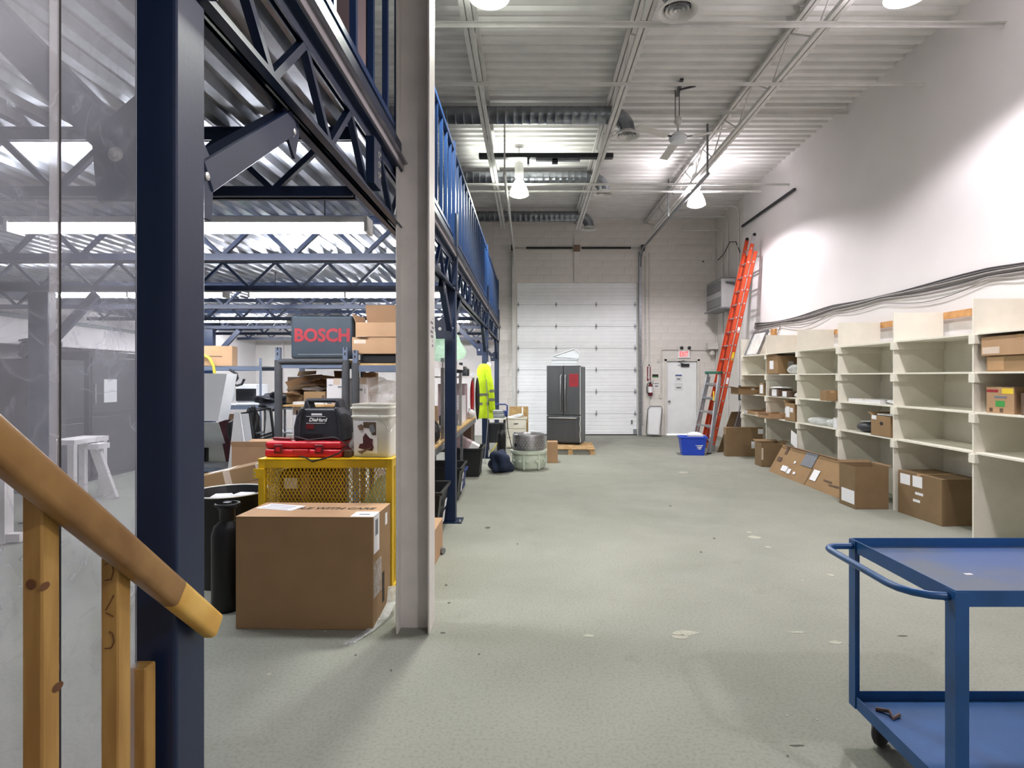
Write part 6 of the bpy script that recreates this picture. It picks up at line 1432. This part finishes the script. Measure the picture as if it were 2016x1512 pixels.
# ------------------------------------------------------------------ workbench and bins along the aisle
BX0, BX1, BY0, BY1, BZT = -1.72, -0.965, 5.62, 10.45, 0.885
t = thing('workbench', 'long wood topped workbench behind the blue post', 'workbench', ((BX0+BX1)/2, 8.0, 0))
MB().box(BX0, BX1, BY0, BY1, BZT-0.03, BZT).build('top', 'plywood', t, bevel=0.003)
MB().box(BX1-0.012, BX1, BY0, BY1, BZT-0.10, BZT-0.031).build('apron', 'galv_dark', t)
for y in (BY0+0.04, 8.6, BY1-0.04):
    for x in (BX0+0.03, BX1-0.04): MB().box(x-0.02, x+0.02, y-0.02, y+0.02, 0, BZT-0.03).build('leg', 'galv_dark', t)
for y in (6.72, 8.45, BY1-0.04): MB().box(BX1-0.06, BX1-0.02, y-0.02, y+0.02, BZT, 1.82 if y < 8 else 1.66).build('upright', 'alu', t)
MB().box(BX0, BX1-0.0, 5.7, 8.42, 1.74, 1.765).build('upper_shelf', 'black_plastic', t)
MB().box(BX1-0.0005, BX1+0.004, 5.7, 8.42, 1.70, 1.765).build('shelf_edge', 'wall_white', t)
MB().box(BX0, BX1+0.05, 8.50, 10.4, 1.585, 1.61).build('upper_shelf', 'wall_white', t)
for i, (c, r, sd, lab) in enumerate((((-1.20, 6.0, 1.90), (0.22, 0.3, 0.15), 3, 'green plastic bag on the upper shelf just left of the blue post'), ((-1.08, 7.2, 1.97), (0.26, 0.5, 0.21), 5, 'green plastic bag on the upper shelf right of the blue post'))):
    tag(MB().blob(c, r, 0.2, sd, 4, 1.766-c[2], fold=4).build('green_bag', 'green_film', smooth=True), lab, 'bag', 'green bags on the upper shelf')
tag(MB().blob((-1.12, 7.75, 2.27), (0.2, 0.25, 0.12), 0.15, 9, 3, -0.1).build('pale_parcel', 'paper', smooth=True), 'pale parcel resting on the green bag right of the blue post', 'parcel')
t = thing('air_tool', 'black wheeled tool lying on the white upper shelf', 'tool', (-0.98, 8.9, 1.611))
MB().box(-1.2, -0.97, 8.62, 9.1, 1.66, 1.76).build('body', 'black_plastic', t, bevel=0.02)
for y in (8.68, 9.05): MB().cyl((-1.0, y, 1.67), (-0.94, y, 1.67), 0.058, 14).build('wheel', 'gun_plastic', t)
MB().bar((-1.05, 8.9, 1.75), (-1.05, 8.9, 1.82), 0.05, 0.05).build('knob', 'black_plastic', t)
tag(MB().box(-1.25, -1.02, 8.0, 8.3, BZT+0.001, BZT+0.20).build('black_case', 'black_plastic', bevel=0.03), 'black case on the workbench right of the blue post', 'case')
cbox('pale carton standing on the workbench right of the blue post', -1.35, -1.03, 8.9, 9.4, BZT+0.001, BZT+0.42, 0, 'card_white', [('f', 0.1, 0.9, 0.1, 0.5, 'mauve_card')], tapem='tape_white')
cbox('mauve carton stacked on the workbench behind the pale carton', -1.5, -1.06, 9.5, 9.9, BZT+0.001, BZT+0.60, 0, 'mauve_card')
t = thing('wire_basket', 'pale wire basket on the workbench in front of the pale carton', 'basket', (-1.18, 8.65, BZT))
m = MB()
for k in range(7): m.cyl((-1.30+k*0.045, 8.5, BZT+0.002), (-1.30+k*0.045, 8.5, BZT+0.36), 0.005, 5)
for k in range(4): m.cyl((-1.31, 8.5, BZT+0.08+k*0.09), (-1.02, 8.5, BZT+0.08+k*0.09), 0.005, 5)
m.build('wire_front', 'alu', t)
MB().box(-1.31, -1.02, 8.5, 8.8, BZT+0.001, BZT+0.008).build('base', 'alu', t)
tag(MB().blob((-1.12, 6.25, BZT+0.14), (0.16, 0.28, 0.14), 0.3, 15, 3, -0.138, fold=5).build('dark_machine', 'black_metal', smooth=True), 'dark machine on the workbench left of the blue post', 'machine')
tag(MB().tube([(-1.28, 6.1, 1.45), (-1.15, 6.1, 1.42), (-1.05, 6.12, 1.30), (-1.04, 6.14, 1.16)], 0.035, 8).build('hand_tool', 'black_plastic', smooth=True), 'black bent tool arm above the workbench left of the blue post', 'tool')
cbox('tan carton on the workbench behind the bent tool arm', -1.5, -1.12, 6.7, 7.1, BZT+0.001, BZT+0.36, 0, 'card')
tag(MB().blob((-1.24, 6.55, 1.42), (0.06, 0.08, 0.16), 0.25, 16, 3, fold=5).build('pink_rag', 'red_cloth', smooth=True), 'faded red rag hanging above the workbench left of the blue post', 'rag')
tag(MB().box(-1.36, -1.06, 7.45, 7.9, BZT+0.001, BZT+0.06).build('hand_tools_tray', 'galv_dark', bevel=0.01), 'grey tool tray on the workbench beside the black case', 'tray')
tag(MB().blob((-0.99, 10.0, 1.28), (0.035, 0.07, 0.27), 0.15, 17, 3, fold=3).build('red_cloth', 'red_cloth', smooth=True), 'red cloth hanging at the end of the workbench beside the jacket', 'cloth')
tag(MB().blob((-0.92, 10.25, 1.22), (0.04, 0.06, 0.36), 0.1, 18, 3, fold=3).build('black_garment', 'black_plastic', smooth=True), 'black garment hanging between the red cloth and the jacket', 'garment')
tag(MB().blob((-1.0, 9.95, 0.97), (0.06, 0.1, 0.08), 0.3, 19, 3, -0.083, fold=6).build('spray_head', 'paper', smooth=True), 'white crumpled rag at the far end of the workbench', 'rag')
# hi-vis jacket
t = thing('safety_jacket', 'bright yellow green safety jacket hanging at the workbench end', 'jacket', (-0.82, 10.85, 0.8))
prof = [(0.05, 1.84, 0.03), (0.10, 1.81, 0.05), (0.135, 1.73, 0.06), (0.13, 1.5, 0.065), (0.125, 1.25, 0.07), (0.13, 1.05, 0.075), (0.14, 0.88, 0.08), (0.135, 0.83, 0.075)]
rings = []
for r, z, d in prof:
    ring = []
    for k in range(24):
        a = 2*PI*k/24; f = 1 + 0.10*math.sin(a*5 + z*3) * min(1, (1.84-z)*1.5)
        cx = -0.845 + 0.06*(1.84-z)*0.4
        ring.append((cx + r*f*math.cos(a), 10.83 + d*f*math.sin(a)*1.4, z + 0.01*math.sin(a*3)))
    rings.append(ring)
loft(rings).build('body', 'lime', t, smooth=True)
MB().tube([(-0.78, 10.74, 1.74), (-0.735, 10.72, 1.55), (-0.70, 10.72, 1.30), (-0.685, 10.73, 1.05), (-0.68, 10.74, 0.99)], [0.05, 0.058, 0.055, 0.052, 0.05], 12).build('sleeve', 'lime', t, smooth=True)
for z in (1.27, 1.10):
    m = MB(); pts = [(-0.845+0.024*(1.84-z) + 0.139*math.cos(2*PI*k/24)*(1+0.10*math.sin(2*PI*k/24*5+z*3)*min(1, (1.84-z)*1.5)), 10.83 + 0.105*math.sin(2*PI*k/24)*1.0, z) for k in range(24)]
    m.add([(x, y, zz-0.025) for x, y, zz in pts] + [(x, y, zz+0.025) for x, y, zz in pts], [(k, (k+1) % 24, 24+(k+1) % 24, 24+k) for k in range(24)])
    m.build('reflective_band', 'reflect_tape', t, smooth=True)
for z in (1.34, 1.18):
    MB().lathe([(0.061, -0.025), (0.061, 0.025)], (-0.698, 10.72, z), 12, caps=False).build('sleeve_band', 'reflect_tape', t, smooth=True)
tag(MB().blob((AX(960, 10.7), 10.95, AZ(718, 10.7)), (0.05, 0.05, 0.06), 0.3, 29, 2, fold=6).build('hanging_hat', 'paper', smooth=True), 'small white hat hanging above the jacket on the post', 'cap')

# bins under the bench
b1 = tub('open black storage bin nearest the white column under the workbench', -1.17, 5.97, 0.60, 0.62, 0.47, 0.8, 'black_plastic', grp='black bins under the workbench')
b2 = tub('open black storage bin just right of the blue post under the workbench', -1.16, 7.62, 0.58, 0.64, 0.45, 0.8, 'black_plastic', grp='black bins under the workbench')
b3 = tub('open black storage bin with a tilted carton inside under the workbench', -1.04, 9.5, 0.56, 0.6, 0.46, 0.82, 'black_plastic', grp='black bins under the workbench')
for b_, dz in ((b1, 0.12), (b2, 0.12)):
    for k, (ya, za, h_) in enumerate(((0.02, 0.10, 0.12), (0.03, 0.26, 0.08))):
        m = MB(); wv = 0.31 if b_ is b1 else 0.29; dd = 0.8
        xa = wv*(0.8+0.2*za/0.46)+0.016; xb = wv*(0.8+0.2*(za+h_)/0.46)+0.016
        m.sheet((xa, ya-0.07, za), (xa, ya+0.05, za), (xb, ya+0.05, za+h_), (xb, ya-0.07, za+h_), 0.0015); m.build('bin_label', 'label_paper', b_, local=True)
t = thing('tilted_carton', 'mauve and white carton poking out of the far black bin', 'box', (-1.04, 9.3, 0.35))
M = Matrix.Translation((-1.02, 9.38, 0.50)) @ Matrix.Rotation(math.radians(28), 4, 'Y')
MB().box(-0.22, 0.06, -0.12, 0.12, -0.09, 0.09, M).build('body', 'mauve_card', t, bevel=0.003)
MB().box(0.061, 0.20, -0.12, 0.12, -0.09, 0.09, M).build('white_end', 'card_white', t, bevel=0.003)
MB().box(0.08, 0.19, -0.122, -0.1205, -0.05, 0.03, M).build('label', 'label_paper', t)
tub('small blue crate between the black bins under the workbench', -1.12, 8.35, 0.4, 0.35, 0.28, 0.85, 'cabinet_blue', 'blue_crate', z=0.0)
tag(MB().box(-1.6, -1.0, 9.98, 10.36, 0.3, 0.78).build('brown_cabinet', 'brown_box', bevel=0.006), 'brown box shelved under the far end of the workbench', 'box')

# ------------------------------------------------------------------ chips and scraps on the floor
def floor_chip(px, py, wpx, hpx, mt, seed, nm='floor_chip'):
    d = 1824.0/(py-VY); cx, cy = AX(px, d), d
    rx = wpx*d/FOC/2; dy = hpx*d*d/1824/2
    rnd = random.Random(seed); n = 14
    pts = [(cx + rx*math.cos(2*PI*k/n)*rnd.uniform(.6, 1), cy + dy*math.sin(2*PI*k/n)*rnd.uniform(.6, 1)) for k in range(n)]
    MB().prism(pts, 'z', 0.0002, 0.0016).build(nm, mt, floor)
for i, a in enumerate(((1350, 1246, 62, 12, 'chip'), (1340, 1254, 45, 10, 'chip'), (1160, 1252, 26, 8, 'chip'), (1570, 1245, 40, 4, 'chip'), (1645, 1265, 34, 8, 'chip'), (1680, 1271, 26, 2, 'chip_dark'), (1485, 1058, 30, 7, 'chip'), (1475, 1048, 14, 4, 'chip'), (1512, 1077, 16, 4, 'chip'), (1777, 1252, 24, 3, 'chip_dark'), (1635, 1132, 14, 6, 'chip'), (1580, 1143, 5, 3, 'chip'),
        (1550, 1409, 6, 4, 'chip'), (1608, 1417, 6, 4, 'chip'), (1468, 1416, 4, 3, 'chip'), (1551, 1489, 5, 6, 'chip_dark'), (1570, 1468, 36, 4, 'chip_dark'), (960, 1039, 12, 5, 'chip_dark'), (1019, 1071, 4, 3, 'chip_dark'), (878, 1152, 7, 4, 'chip_dark'), (884, 1187, 7, 4, 'chip_dark'), (872, 1246, 12, 4, 'chip_dark'), (943, 1288, 5, 4, 'chip_dark'), (530, 1327, 8, 8, 'chip'), (640, 1243, 7, 3, 'chip'), (1380, 1087, 6, 3, 'chip_dark'), (1320, 996, 5, 3, 'chip_dark'), (1406, 1060, 6, 3, 'chip_dark'), (1345, 930, 30, 3, 'chip'), (700, 1290, 5, 4, 'chip_dark'), (770, 1320, 5, 4, 'chip_dark'))):
    floor_chip(*a[:5], seed=i)
